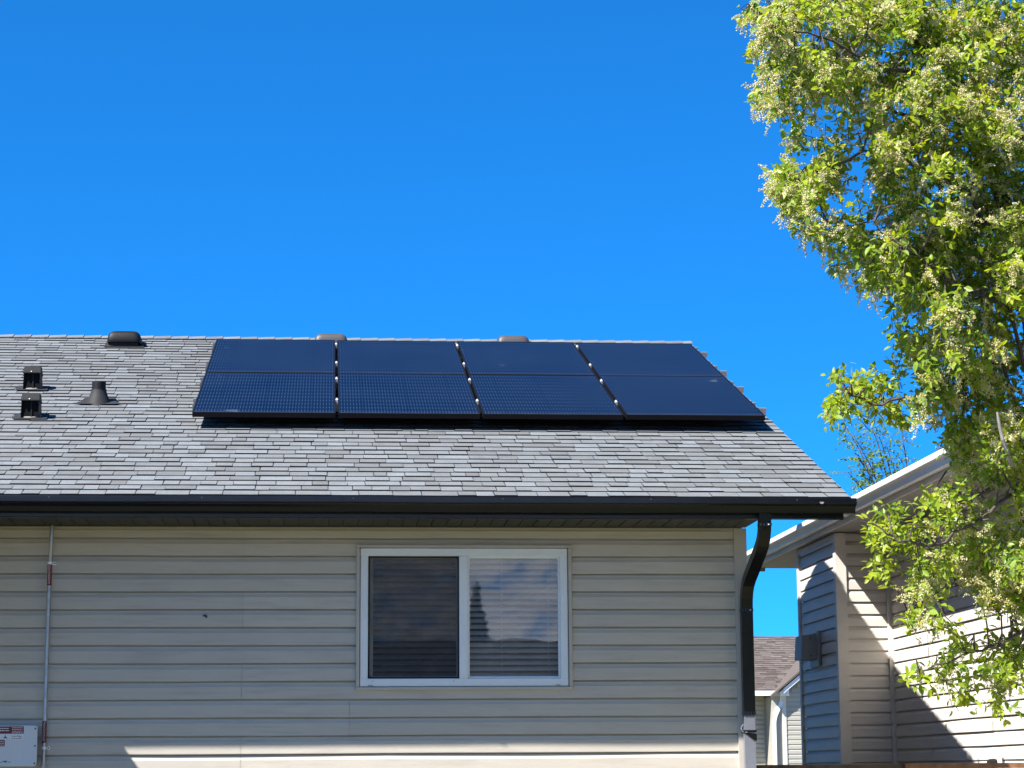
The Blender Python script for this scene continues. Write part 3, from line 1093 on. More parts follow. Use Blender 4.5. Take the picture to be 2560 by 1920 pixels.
# ================================================================== ROOF VENTS
def box_vent(xc, y, mat, label):
    o = RP(xc, y, 0.008)
    t = empty('roof_vent', o)
    tag(t, label, 'roof vent', 'low box vents near the ridge')
    MB().obox(o, XA_, U, N, -0.175, 0.175, -0.035, 0.26, 0.0, 0.003).build('flashing', M['rubber'], t)
    m = MB()
    m.box(xc - 0.123, xc + 0.123, o.y - 0.005, o.y + 0.245, o.z - 0.02, o.z + 0.052)
    m.build('throat', M['black_plastic'], t)
    # rounded hood: stack of shrinking rounded rectangles
    hm = MB()
    layers = [(0.147, 0.145, 0.036), (0.150, 0.148, 0.046), (0.150, 0.148, 0.066), (0.144, 0.142, 0.098), (0.134, 0.132, 0.120), (0.116, 0.115, 0.136), (0.092, 0.092, 0.1435), (0.05, 0.05, 0.146)]
    yc = o.y + 0.115
    vs, fs = [], []
    seg = 28
    for hx, hy, hz in layers:
        rad = 0.05 * hx / 0.15
        for k in range(seg):
            a = 2 * PI * (k + 0.5) / seg
            ca, sa = math.cos(a), math.sin(a)
            e = 0.28
            px_ = hx * math.copysign(abs(ca) ** e, ca)
            py_ = hy * math.copysign(abs(sa) ** e, sa)
            vs.append((xc + px_, yc + py_, o.z + hz))
    for i in range(len(layers) - 1):
        for k in range(seg):
            k2 = (k + 1) % seg
            fs.append((i * seg + k, i * seg + k2, (i + 1) * seg + k2, (i + 1) * seg + k))
    fs.append(tuple((len(layers) - 1) * seg + k for k in range(seg)))
    fs.append(tuple(range(seg))[::-1])
    hm.add(vs, fs)
    h = hm.build('hood', mat, t)
    smooth_by_angle(h, 50)


box_vent(-0.838, 4.95, M['black_plastic'], 'black rounded box vent on the bare shingles left of the solar array')
box_vent(1.005, 4.93, M['brown_plastic'], 'grey vent hood peeking over the seam of the two left solar columns')
box_vent(2.653, 4.93, M['brown_plastic'], 'grey vent hood peeking over the third solar column from the left')


def exhaust(xc, y, label):
    o = RP(xc, y, 0.008)
    t = empty('exhaust_vent', o)
    tag(t, label, 'exhaust vent', 'square exhaust vents on the left of the roof')
    MB().obox(o, XA_, U, N, -0.125, 0.125, -0.035, 0.16, 0.0, 0.002).build('flashing', M['rubber'], t)
    MB().lathe(o + U * 0.075, N, [(0.079, 0.0032), (0.077, 0.008), (0.066, 0.010)], 22).build('sealant', M['caulk'], t)
    z0 = o.z - 0.01
    yf = o.y
    b = MB()

    # tapered hollow box: sides, back, floor, divider; open front
    def ring(z, hw, yfr, ybk):
        return [(xc - hw, yfr, z), (xc + hw, yfr, z), (xc + hw, ybk, z), (xc - hw, ybk, z)]
    lo, hi = ring(z0, 0.070, yf + 0.005, yf + 0.15), ring(z0 + 0.15, 0.063, yf - 0.012, yf + 0.14)
    wl_ = 0.005
    loi = [(p[0] + (wl_ if i in (0, 3) else -wl_), p[1] - (wl_ if i in (2, 3) else 0), p[2] + 0.004) for i, p in enumerate(lo)]
    hii = [(p[0] + (wl_ if i in (0, 3) else -wl_), p[1] - (wl_ if i in (2, 3) else 0), p[2]) for i, p in enumerate(hi)]
    b.add(lo + hi, [(1, 2, 6, 5), (2, 3, 7, 6), (3, 0, 4, 7), (0, 3, 2, 1)])
    b.add(loi + hii, [(1, 5, 6, 2), (2, 6, 7, 3), (3, 7, 4, 0), (0, 1, 2, 3)])
    b.add([lo[0], loi[0], hii[0], hi[0]], [(0, 1, 2, 3)])
    b.add([lo[1], hi[1], hii[1], loi[1]], [(0, 1, 2, 3)])
    b.build('body', M['black_plastic'], t)
    MB().box(xc - 0.060, xc + 0.060, yf + 0.010, yf + 0.014, z0 + 0.012, z0 + 0.149).build('shade_panel', M['strap'], t)  # black sheet standing in for the shade inside the open front
    MB().box(xc + 0.004, xc + 0.014, yf + 0.002, yf + 0.0095, z0 + 0.012, z0 + 0.149).build('divider', M['black_plastic'], t)
    h = MB()
    # sloped cap
    c0 = [(xc - 0.069, yf - 0.022, z0 + 0.140), (xc + 0.069, yf - 0.022, z0 + 0.140), (xc + 0.069, yf + 0.145, z0 + 0.140), (xc - 0.069, yf + 0.145, z0 + 0.140)]
    c1 = [(xc - 0.062, yf + 0.020, z0 + 0.203), (xc + 0.062, yf + 0.020, z0 + 0.203), (xc + 0.062, yf + 0.125, z0 + 0.207), (xc - 0.062, yf + 0.125, z0 + 0.207)]
    h.add(c0 + c1, [(0, 1, 5, 4), (1, 2, 6, 5), (2, 3, 7, 6), (3, 0, 4, 7), (4, 5, 6, 7)])
    h.box(xc - 0.071, xc + 0.071, yf - 0.026, yf - 0.0225, z0 + 0.1375, z0 + 0.1445)
    h.build('cap', M['black_plastic'], t)
    MB().lathe((xc - 0.004, yf - 0.018, z0 + 0.150), (0, -0.83, 0.55), [(0.004, 0.0), (0.004, 0.004)], 8).build('screw', M['alu_bright'], t)


exhaust(-1.356, 2.85, 'upper of two square black exhaust vents at the left edge')
exhaust(-1.209, 1.712, 'lower of two square black exhaust vents at the left edge')

# plumbing vent
o = RP(-0.778, 2.36, 0.008)
t = empty('plumbing_vent', o)
tag(t, 'round dark plumbing vent pipe with flared boot beside the square exhaust vents', 'vent pipe')
fl = MB()
pts = []
for (a, b_) in ((-0.19, -0.085), (-0.12, -0.10), (0.0, -0.105), (0.13, -0.10), (0.19, -0.08), (0.14, -0.03), (0.12, 0.15), (-0.12, 0.15), (-0.14, -0.03)):
    pts.append((a, b_))
fl.extrude(pts, lambda p: o + XA_ * p[0] + U * p[1], lambda p: o + XA_ * p[0] + U * p[1] + N * 0.004)
fl.build('flange', M['rubber'], t)
bt = MB().lathe(o - Vector((0, 0, 0.045)), (0, 0, 1), [(0.112, -0.02), (0.102, 0.012), (0.090, 0.045), (0.077, 0.075), (0.067, 0.10), (0.060, 0.122), (0.0575, 0.137)], 28)
smooth_by_angle(bt.build('boot', M['rubber'], t), 40)
pp = MB().lathe(o - Vector((0, 0, 0.045)), (0, 0, 1), [(0.0535, 0.10), (0.0535, 0.1995), (0.0490, 0.1995), (0.0485, 0.14)], 28)
smooth_by_angle(pp.build('pipe', M['black_plastic'], t), 40)
MB().lathe(o - Vector((0, 0, 0.045)), (0, 0, 1), [(0.0595, 0.137), (0.0595, 0.1405), (0.0545, 0.1415)], 28).build('collar', M['rubber'], t)

# ================================================================== CONDUIT AND BOX ON THE WALL
cx = -0.818
cd = empty('conduit', (cx, -0.03, 1.5))
tag(cd, 'thin galvanized conduit running down the left of the siding', 'conduit')
pth = [(-0.806, -0.055, 3.206), (-0.808, -0.052, 3.12), (-0.809, -0.048, 3.06), (-0.813, -0.034, 2.995), (-0.815, -0.030, 2.95), (-0.817, -0.030, 2.4), (-0.819, -0.030, 1.68), (-0.819, -0.030, 1.35)]
smooth_by_angle(MB().tube(pth, 0.0125, 14).build('tube', M['galv'], cd), 60)
for z0, z1, xo in ((2.815, 2.953, -0.8155), (1.804, 1.9415, -0.819)):
    sl_ = smooth_by_angle(MB().tube([(xo, -0.030, z0), (xo, -0.030, z1)], 0.0142, 14).build('warning_sleeve', M['red'], cd), 60)
    tx = MB()
    for j in range(2):
        zz = z0 + 0.012
        while zz < z1 - 0.015:
            hgt = random.uniform(0.006, 0.014)
            xx = xo - 0.005 + j * 0.008
            yy = -0.030 - math.sqrt(0.0142 ** 2 - (xx - xo) ** 2) - 0.0006
            tx.add([(xx - 0.0013, yy, zz), (xx + 0.0013, yy, zz), (xx + 0.0013, yy, zz + hgt), (xx - 0.0013, yy, zz + hgt)], [(0, 1, 2, 3)])
            zz += hgt + random.uniform(0.003, 0.006)
    tx.build('printed_lines', M['label_white'], sl_)
for zc, xo in ((2.962, -0.8145), (1.771, -0.819)):
    m = MB()
    m.tube([(xo, -0.030, zc - 0.009), (xo, -0.030, zc + 0.009)], 0.0148, 12)
    m.box(xo + 0.010, xo + 0.036, -0.0065, -0.004, zc - 0.009, zc + 0.009, 0.0008)
    m.lathe((xo + 0.027, -0.0066, zc), (0, -1, 0), [(0.0115, 0), (0.0115, 0.003)], 14)
    so = m.build('strap', M['alu_bright'], cd)
    MB().lathe((xo + 0.027, -0.0097, zc), (0, -1, 0), [(0.0055, 0), (0.0045, 0.002)], 10).build('screw', M['screw'], so)
MB().lathe((-0.819, -0.030, 1.665), (0, 0, -1), [(0.019, 0), (0.019, 0.03), (0.016, 0.034)], 12).build('coupling', M['galv'], cd)

bx0, bx1, bz0, bz1 = -1.24, -0.851, 1.655, 1.912
yb0, yb1 = -0.125, -0.002
eb = empty('electrical_box', (bx0, -0.06, bz0))
tag(eb, 'pale grey electrical enclosure with red warning labels on the wall', 'electrical box')


def rrect(x0, x1, z0, z1, r, nseg=5):
    pts = []
    for (cxx, czz, a0) in ((x1 - r, z0 + r, -PI / 2), (x1 - r, z1 - r, 0), (x0 + r, z1 - r, PI / 2), (x0 + r, z0 + r, PI)):
        for k in range(nseg + 1):
            a = a0 + PI / 2 * k / nseg
            pts.append((cxx + r * math.cos(a), czz + r * math.sin(a)))
    return pts


m = MB().extrude(rrect(bx0, bx1, bz0, bz1, 0.018), lambda p: (p[0], yb0, p[1]), lambda p: (p[0], yb0 + 0.022, p[1]))
m.build('lid', M['enclosure'], eb)
m = MB().extrude(rrect(bx0 + 0.008, bx1 - 0.010, bz0 + 0.006, bz1 - 0.008, 0.014), lambda p: (p[0], yb0 + 0.0225, p[1]), lambda p: (p[0], yb1, p[1]))
m.build('back_box', M['vent_box'], eb)
MB().box(bx1 - 0.0095, bx1 - 0.003, yb0 + 0.035, yb0 + 0.06, bz1 - 0.115, bz1 - 0.02).build('hinge', M['screw'], eb)
for zc in (1.893, 1.784, 1.674):
    MB().lathe((bx1 - 0.013, yb0 - 0.0002, zc), (0, -1, 0), [(0.0062, 0), (0.0055, 0.0018)], 12).build('screw', M['screw'], eb)


def plate(parent, name, x0, x1, z0, z1, y, mat, th=0.0006):
    return MB().extrude(rrect(x0, x1, z0, z1, 0.003, 2), lambda p: (p[0], y - th, p[1]), lambda p: (p[0], y, p[1])).build(name, mat, parent)


def lines(parent, x0, x1, zs, y, hgt, mat):
    m = MB()
    for z in zs:
        xx = x0
        while xx < x1:
            wd = random.uniform(0.006, 0.014)
            m.add([(xx, y, z), (min(xx + wd, x1), y, z), (min(xx + wd, x1), y, z + hgt), (xx, y, z + hgt)], [(0, 1, 2, 3)])
            xx += wd + 0.003
    return m.build('printed_lines', mat, parent)


def text(parent, s_, x, z, size, y, mat, name='lettering', shear=0.0):
    cu = bpy.data.curves.new('t', 'FONT')
    cu.body = s_
    cu.size = size
    cu.shear = shear
    tmp = bpy.data.objects.new('t', cu)
    COL.objects.link(tmp)
    bpy.context.view_layer.update()
    me = bpy.data.meshes.new_from_object(tmp.evaluated_get(bpy.context.evaluated_depsgraph_get()))
    v = [(x + p.co.x, y, z + p.co.y) for p in me.vertices]
    f = [tuple(q.vertices) for q in me.polygons]
    bpy.data.objects.remove(tmp)
    bpy.data.curves.remove(cu)
    bpy.data.meshes.remove(me)
    return mesh_obj(name, v, f, mat, parent)


yl = yb0 - 0.0003
l1 = plate(eb, 'warning_label', bx0 + 0.02, -0.9365, 1.8615, 1.9075, yl, M['red'])
lines(l1, -1.10, -1.03, (1.892, 1.878), yl - 0.0009, 0.0055, M['label_white'])
lines(l1, -1.01, -0.945, (1.897, 1.886, 1.875, 1.866), yl - 0.0009, 0.0035, M['label_white'])
l2 = plate(eb, 'maker_label', -1.022, -0.938, 1.823, 1.8565, yl, M['label_white'])
text(l2, 'SolarEdge', -1.013, 1.840, 0.0165, yl - 0.0009, M['ink'], shear=0.15)
lines(l2, -1.012, -0.946, (1.829,), yl - 0.0009, 0.004, M['red'])
l3 = plate(eb, 'emblem_label', -1.10, -1.028, 1.828, 1.8565, yl, M['label_white'])
em = MB().extrude([(-1.066, 1.833), (-1.036, 1.833), (-1.042, 1.839), (-1.048, 1.841), (-1.060, 1.841)], lambda p: (p[0], yl - 0.0012, p[1]), lambda p: (p[0], yl - 0.0007, p[1]))
em.lathe((-1.051, yl - 0.0007, 1.847), (0, -1, 0), [(0.0045, 0), (0.0045, 0.0005)], 10)
em.build('emblem', M['red'], l3)
l4 = plate(eb, 'lower_label', bx0 + 0.02, -1.054, 1.782, 1.822, yl, M['red'])
lines(l4, -1.12, -1.06, (1.810, 1.799, 1.788), yl - 0.0009, 0.004, M['label_white'])
lg = MB()
el = [(-1.046 + 0.012 * math.cos(a), 1.686 + 0.0065 * math.sin(a)) for a in np.linspace(0, 2 * PI, 16, endpoint=False)]
lg.extrude(el, lambda p: (p[0], yl - 0.0008, p[1]), lambda p: (p[0], yl, p[1]))
lg.extrude([(-1.080, 1.679), (-1.066, 1.681), (-1.057, 1.692), (-1.061, 1.692), (-1.068, 1.685), (-1.079, 1.683)], lambda p: (p[0], yl - 0.0008, p[1]), lambda p: (p[0], yl, p[1]))
lg.extrude([(-1.032, 1.681), (-1.012, 1.681), (-1.011, 1.685), (-1.031, 1.685)], lambda p: (p[0], yl - 0.0008, p[1]), lambda p: (p[0], yl, p[1]))
lg.build('maker_logo', M['teal'], eb)

# ================================================================== NEIGHBOUR HOUSE ON THE RIGHT
nb = empty('neighbour_house', (8.0, 4.0, 0))
tag(nb, 'cream sided house on the right with white gutter and a wall bump-out', 'house')
XA2, XC2, YB2 = 5.744, 6.245, 5.702
YA_FAR, YN_END, ZS2 = 7.405, 9.45, 3.789
E2 = 0.1135
mw = MB()
mw.box(XC2 + 0.036, XC2 + 8.0, -6.0, YN_END - 0.3, 0.0, ZS2 + 0.02)
nwall = mw.build('wall', M['trim_n'], nb)
nbump = MB().box(XA2 + 0.036, XC2 + 0.030, YB2 + 0.036, YA_FAR - 0.005, 0.0, ZS2 + 0.01).build('bump_out', M['trim_n'], nb)
zb2 = ZS2 - 0.075 - 30 * E2
nsA = [[9], [9]]
siding(nbump, (XA2, YA_FAR - 0.06, 0), (0, -1, 0), (-1, 0, 0), YA_FAR - 0.06 - YB2 - 0.075, zb2, E2, 32, ZS2 - 0.01, M['siding_n'])
siding(nbump, (XA2 + 0.085, YB2, 0), (1, 0, 0), (0, -1, 0), XC2 - XA2 - 0.085 - 0.035, zb2, E2, 32, ZS2 - 0.01, M['siding_n'])
siding(nwall, (XC2, YB2 - 0.035, 0), (0, -1, 0), (-1, 0, 0), YB2 - 0.035 + 6.0, zb2, E2, 32, ZS2 - 0.01, M['siding_n'], [[2.15, 5.6], [3.9, 7.3], [1.2, 4.8], [3.0, 6.5]])
siding(nwall, (XC2, YN_END - 0.3, 0), (0, -1, 0), (-1, 0, 0), YN_END - 0.3 - YA_FAR, zb2, E2, 32, ZS2 - 0.01, M['siding_n'])
c_ = MB().box(XA2 - 0.016, XA2 + 0.085, YB2 - 0.016, YB2 + 0.019, 0.0, ZS2)
c_.box(XA2 - 0.016, XA2 + 0.019, YB2 + 0.0195, YB2 + 0.080, 0.0, ZS2)
c_.build('corner_post', M['trim_n'], nbump)
MB().box(XA2 - 0.016, XA2 + 0.019, YA_FAR - 0.065, YA_FAR, 0.0, ZS2).build('corner_post', M['trim_n'], nbump)
MB().box(XC2 - 0.036, XC2 + 0.019, YB2 - 0.036, YB2 + 0.019, 0.0, ZS2).build('inside_corner_post', M['trim_n'], nwall)
fz = MB().box(XA2 - 0.012, XA2 + 0.019, YB2 + 0.081, YA_FAR - 0.066, ZS2 - 0.045, ZS2)
fz.build('frieze_board', M['trim_n'], nbump)
# eave: soffit boards, fascia, gutter
XF = XA2 - 0.085
so2 = MB().box(XF + 0.001, XC2 + 0.02, -6.2, YN_END, ZS2 + 0.021, ZS2 + 0.03)
nsof = so2.build('soffit', M['soffit_n'], nb)
y = -6.2
pn_mesh = None
while y < YN_END - 0.02:
    e = min(0.148, YN_END - y)
    MB().box(XF + 0.002, XC2 + 0.018, y, y + e, ZS2 + 0.0125, ZS2 + 0.0205, 0.002).build('soffit_panel', M['soffit_n'], nsof)
    y += 0.152
MB().box(XF - 0.018, XF, -6.2, YN_END + 0.01, ZS2 + 0.000, ZS2 + 0.155).build('fascia', M['trim_n'], nb)
MB().box(XF - 0.018, XF + 0.16, YN_END + 0.011, YN_END + 0.04, ZS2 - 0.02, ZS2 + 0.155).build('eave_return', M['soffit_n'], nb)
gp2 = [(-(p[0] + 0.5745), p[1] - 3.234) for p in gp]         # distance out from fascia, height
g2 = MB()
g2.extrude([(XF - 0.019 - a * 0.95, ZS2 + 0.045 + b * 1.15) for a, b in gp2], lambda p: (p[0], -6.2, p[1]), lambda p: (p[0], YN_END + 0.03, p[1]))
g2.build('gutter', M['white_paint'], nb)
r2 = MB()
rz = ZS2 + 0.165
xr = XC2 + 4.2
r2.extrude([(XF - 0.035, rz), (xr, rz + (xr - XF) * 0.34), (xr + 5.0, rz + (xr - XF - 5.0) * 0.34), (xr + 5.0, rz - 0.03 + (xr - XF - 5.0) * 0.34), (xr, rz - 0.03 + (xr - XF) * 0.34), (XF - 0.035, rz - 0.018)],
           lambda p: (p[0], -6.2, p[1]), lambda p: (p[0], YN_END + 0.05, p[1]))
r2.tone = 0.4
nroof = r2.build('roof', M['roof_bk'], nb)
ge = MB().extrude([(XC2 + 0.03, ZS2 + 0.03), (xr, ZS2 + 0.03 + (xr - XC2) * 0.34), (XC2 + 8.0, ZS2 + 0.03)], lambda p: (p[0], -6.0, p[1]), lambda p: (p[0], YN_END - 0.3, p[1]))
ge.build('gable_fill', M['trim_n'], nb)

# vent hood box on the bump-out
vy0, vy1 = 6.50, 7.02
va = Vector((XA2 - 0.006, 6.62, 2.62))
vt = empty('wall_vent', va)
tag(vt, 'grey boxy vent hood on the shaded narrow wall of the neighbour house', 'wall vent')
MB().box(XA2 - 0.034, XA2 - 0.004, 6.44, 6.50, 2.585, 2.925, 0.004).build('back_plate_edge', M['vent_box'], vt)
MB().box(XA2 - 0.024, XA2 - 0.004, 6.501, 6.86, 2.585, 2.905, 0.003).build('back_plate', M['vent_box'], vt)
hb = MB()
hb.add([(XA2 - 0.0245, 6.52, 2.655), (XA2 - 0.0245, 6.84, 2.655), (XA2 - 0.0245, 6.84, 2.895), (XA2 - 0.0245, 6.52, 2.895),
        (XA2 - 0.185, 6.53, 2.655), (XA2 - 0.185, 6.83, 2.655), (XA2 - 0.170, 6.83, 2.885), (XA2 - 0.170, 6.53, 2.885)],
       [(4, 5, 6, 7), (0, 4, 7, 3), (1, 2, 6, 5), (3, 7, 6, 2), (0, 1, 5, 4)])
hb.build('hood', M['vent_box'], vt)
for z in (2.69, 2.86):
    MB().lathe((XA2 - 0.09, 6.5245, z), (0, -1, 0), [(0.008, 0), (0.006, 0.003)], 8).build('screw', M['screw'], vt)

# outdoor tap plate on the long wall
tp = at(2496, 1903, 2.55)
tpx = XC2 - 0.016
tt = empty('wall_outlet', (tpx, 2.5, 1.60))
tag(tt, 'small white plate with a black fitting low on the sunlit neighbour wall', 'outlet')
MB().box(tpx - 0.025, tpx, 2.40, 2.50, 1.58, 1.72, 0.005).build('plate', M['white_paint'], tt)
m = MB().lathe((tpx - 0.0255, 2.47, 1.645), (-1, 0, 0), [(0.03, 0), (0.034, 0.02), (0.03, 0.06), (0.012, 0.075)], 12)
m.box(tpx - 0.075, tpx - 0.03, 2.49, 2.56, 1.60, 1.665, 0.006)
m.build('fitting', M['black_plastic'], tt)

# ================================================================== HOUSE FAR BEHIND, SEEN THROUGH THE GAP
YF = 37.4
fh = empty('far_house', (13.0, YF + 3, 0))
tag(fh, 'distant beige house with brown shingle roof seen between the two houses', 'house')
EZ = 3.44
x_l, x_in, x_g = 8.2, 11.50, 11.77
lwf = MB().box(x_l, x_in + 0.3, YF + 0.75, YF + 7.0, 0, EZ - 0.06).build('wall', M['siding_f'], fh)
siding(lwf, (x_l, YF + 0.72, 0), (1, 0, 0), (0, -1, 0), x_in + 0.3 - x_l - 0.35, EZ - 0.075 - 26 * 0.112, 0.112, 27, EZ - 0.07, M['siding_f'], seg=4, wob=0)
gwf = MB().extrude([(x_in, 0), (17.5, 0), (17.5, 3.2), (14.6, 5.15), (x_in, EZ - 0.1)], lambda p: (p[0], YF + 0.03, p[1]), lambda p: (p[0], YF + 7.0, p[1])).build('gable_wall', M['siding_f'], fh)
# boards of the gable end follow the slope of the roof at their left end
for i in range(34):
    z = 0.30 + i * 0.112
    ql = x_g + 0.07 if z < 3.32 else x_g + 0.07 + (z - 3.32) / 0.80
    if ql > 16:
        break
    m = MB()
    pr = [(0.016, 0.0), (0.0, 0.0), (0.001, 0.068), (0.012, 0.098), (0.014, 0.115)]
    m.extrude([(p[0], z + p[1]) for p in pr], lambda p: (ql, YF + p[0], p[1]), lambda p: (15.5, YF + p[0], p[1]), close=False)
    m.build('siding_board', M['siding_f'], gwf)
MB().box(x_in, x_g - 0.041, YF + 0.001, YF + 0.029, 0, 3.2).build('side_panel', M['siding_f'], gwf)
MB().box(x_g - 0.04, x_g + 0.068, YF - 0.018, YF + 0.028, 0, 3.34).build('corner_post', M['trim_n'], gwf)
# main roof slope towards us
fr_ = MB()
pit = 0.40
yrid = YF + 0.1 + (4.98 - EZ) / pit
ey = YF + 0.12
fr_.extrude([(ey, EZ - 0.03), (ey, EZ), (yrid, 4.98), (yrid + 5, 4.98 - 5 * pit), (yrid + 5, 4.95 - 5 * pit), (yrid, 4.95)], lambda p: (x_l - 0.4, p[0], p[1]), lambda p: (18.0, p[0], p[1]))
froof = fr_.build('roof', M['roof_bk'], fh)
Uf = Vector((0, 1, pit)).normalized()
Nf = Vector((0, -pit, 1)).normalized()
ff = MB()
rf = random.Random(3)
for s in shingle_rows(0.143, (Vector((0, yrid, 4.98)) - Vector((0, ey, EZ))).length, x_l - 0.4, 18.0, 0.014, rf, 0.12, 0.34):
    shingle_geo(ff, Vector((0, ey, EZ + 0.003)), XA_, Uf, Nf, s)
ffo = ff.build('shingle_field', M['shingle_f'], froof, tones=True)
ffo['kind'] = 'stuff'
# cross gable to the right: roof slab edge, white rake board
apex = (14.6, EZ + (14.6 - 11.80) * 0.83)
rk = MB()
gx0, gz0 = 11.15, EZ + 0.02
sl2 = 0.80 / 1.0
rkp = [(x_g - 0.02, 3.385), (x_g - 0.02, 3.50), (14.6, 3.50 + (14.6 - x_g) * 0.82), (14.6, 3.385 + (14.6 - x_g) * 0.82)]
rk.extrude(rkp, lambda p: (p[0], YF - 0.20, p[1]), lambda p: (p[0], YF - 0.16, p[1]))
rk.build('rake_board', M['white_paint'], fh)
gr = MB()
gr.extrude([(x_g - 0.45, 3.40 - 0.36 + 0.14), (x_g - 0.45, 3.45 - 0.36 + 0.14), (14.6, 3.60 + (14.6 - x_g) * 0.82), (14.6, 3.505 + (14.6 - x_g) * 0.82)][0:0] or
           [(x_g - 0.30, 3.515 - 0.20), (14.6, 3.515 + (14.6 - x_g) * 0.82), (14.6, 3.60 + (14.6 - x_g) * 0.82), (x_g - 0.30, 3.60 - 0.24)],
           lambda p: (p[0], YF - 0.24, p[1]), lambda p: (p[0], YF + 3.0, p[1]))
gr.tone = 0.3
gr.build('gable_roof', M['shingle_f'], fh, tones=True)
rt_ = MB().extrude([(x_g - 0.10, 3.33), (x_g + 0.12, 3.33), (x_g + 0.12, 3.60), (x_g - 0.10, 3.42)], lambda p: (p[0], YF - 0.155, p[1]), lambda p: (p[0], YF - 0.02, p[1]))
rt_.build('eave_return', M['white_paint'], fh)
MB().box(x_l - 0.4, x_g + 0.135, YF - 0.16 + 0.141, YF + 0.105, EZ - 0.10, EZ + 0.015).build('gutter', M['white_paint'], fh)
MB().box(x_l - 0.4, x_in, YF + 0.11, YF + 0.72, EZ - 0.069, EZ - 0.045).build('soffit', M['white_paint'], fh)
fd = MB().sweep(path_arc([(x_g - 0.02, YF + 0.02, EZ - 0.10), (x_g - 0.02, YF + 0.02, 3.22), (x_in + 0.03, YF - 0.07, 2.80), (x_in + 0.03, YF - 0.07, 0.2)]),
                [(-0.042, -0.03), (0.042, -0.03), (0.042, 0.03), (-0.042, 0.03)])
fd.build('downspout', M['white_paint'], fh)

# ================================================================== FENCE
fe = empty('fence', (4.9, 0.42, 0))
tag(fe, 'brown wooden board fence across the gap between the houses', 'fence')
x = 3.83
i = 0
while x < 6.15:
    top = 1.598 + random.uniform(-0.004, 0.004)
    MB().box(x, x + 0.138, 0.40, 0.418, 0.03, top).build('board', M['wood_shaded'], fe)
    x += 0.143
MB().box(3.82, 4.905, 0.36, 0.45, 1.6045, 1.636).build('top_rail', M['wood_shaded'], fe)  # shaded half of the rail, shade is in the colour
MB().box(4.91, 6.17, 0.30, 0.45, 1.6045, 1.640).build('top_rail', M['wood'], fe)  # sunlit half of the rail, light is in the colour
for xp in (3.83, 4.86, 6.08):
    MB().box(xp, xp + 0.09, 0.4185, 0.508, 0.0, 1.598).build('post', M['wood_shaded'], fe)

# ================================================================== THE FLOWERING TREE
TY = -2.6
Z7 = lambda p: (1800 + p[0] / 2.764, p[1] / 2.764)
Z8 = lambda p: (1900 + p[0] / 2.765, 600 + p[1] / 2.765)
Z6 = lambda p: (1760 + p[0] / 2.37, 1220 + p[1] / 2.37)
POLY = [
    # polygon in photo pixels, twigs per 1000 px^2, flower share, young-leaf share
    ([Z7(p) for p in [(190, -80), (180, 60), (210, 160), (300, 260), (390, 370), (320, 440), (340, 560), (400, 620), (270, 690), (320, 740), (560, 770), (620, 800), (760, 800), (850, 960),
                      (1010, 1010), (1070, 1080), (1030, 1190), (1100, 1280), (1060, 1420), (1030, 1660), (2200, 1660), (2200, -80)]], 4.3, 0.75, 0.45),
    ([Z7(p) for p in [(500, 1010), (500, 1110), (580, 1180), (400, 1200), (390, 1330), (440, 1440), (490, 1520), (590, 1570), (620, 1640), (650, 1660), (1050, 1660), (1040, 1440), (920, 1390),
                      (880, 1260), (820, 1180), (920, 1080), (1000, 1010), (850, 960), (790, 890), (730, 910), (650, 960)]], 3.4, 0.75, 0.5),
    ([Z8(p) for p in [(430, -20), (450, 70), (540, 160), (580, 260), (540, 320), (600, 360), (650, 370), (720, 350), (800, 370), (900, 370), (1010, 500), (1020, 600), (990, 680), (1040, 780),
                      (1090, 860), (1090, 980), (1040, 1040), (1040, 1150), (1130, 1250), (1230, 1350), (1330, 1500), (1330, 1660), (1900, 1660), (1900, -20)]], 4.6, 0.55, 0.34),
    ([Z8(p) for p in [(470, 920), (560, 970), (640, 1050), (700, 960), (840, 950), (960, 1040), (1030, 1150), (1130, 1300), (1000, 1330), (760, 1260), (660, 1280), (590, 1230), (440, 1230), (480, 1090)]], 2.6, 0.06, 0.6),
    ([Z6(p) for p in [(1310, -10), (1330, 110), (1350, 200), (1400, 330), (1300, 460), (1200, 560), (1230, 640), (1310, 650), (1400, 600), (1560, 620), (1640, 720), (1750, 740), (1770, 830), (1940, 850), (1940, -10)]], 3.3, 0.50, 0.28),
    ([Z6(p) for p in [(1050, 130), (1080, 220), (900, 220), (930, 270), (1000, 350), (1060, 370), (980, 430), (940, 490), (1020, 520), (1150, 540), (1230, 560), (1330, 450), (1400, 330), (1340, 210), (1240, 220), (1190, 190), (1100, 170)]], 2.4, 0.05, 0.65),
    ([Z6(p) for p in [(1220, 790), (1330, 780), (1420, 720), (1560, 660), (1500, 640), (1400, 680), (1290, 730)]], 1.5, 0.25, 0.3),
    ([Z6(p) for p in [(1430, 900), (1520, 890), (1640, 910), (1760, 830), (1940, 830), (1940, 1250), (1840, 1290), (1770, 1300), (1790, 1220), (1660, 1160), (1600, 1220), (1590, 1150), (1480, 1110), (1390, 1130),
                      (1230, 1100), (1270, 1080), (1390, 1060), (1460, 1000)]], 2.7, 0.15, 0.25),
    # the rest of the crown, right of and above the picture
    ([(2596, -60), (2780, -60), (2900, 250), (2940, 600), (2880, 950), (2760, 1250), (2600, 1330)], 1.9, 0.6, 0.4),
    ([(1880, -35), (1930, -180), (2150, -330), (2450, -380), (2700, -300), (2800, -70), (2590, -35)], 1.7, 0.7, 0.45),
]


def inside(p, poly):
    x, y = p
    c = False
    j = len(poly) - 1
    for i in range(len(poly)):
        xi, yi = poly[i]
        xj, yj = poly[j]
        if (yi > y) != (yj > y) and x < (xj - xi) * (y - yi) / (yj - yi) + xi:
            c = not c
        j = i
    return c


tr = random.Random(21)
tree = empty('tree', (5.25, TY, 0))
tag(tree, 'leafy tree in cream white blossom filling the right side', 'tree')


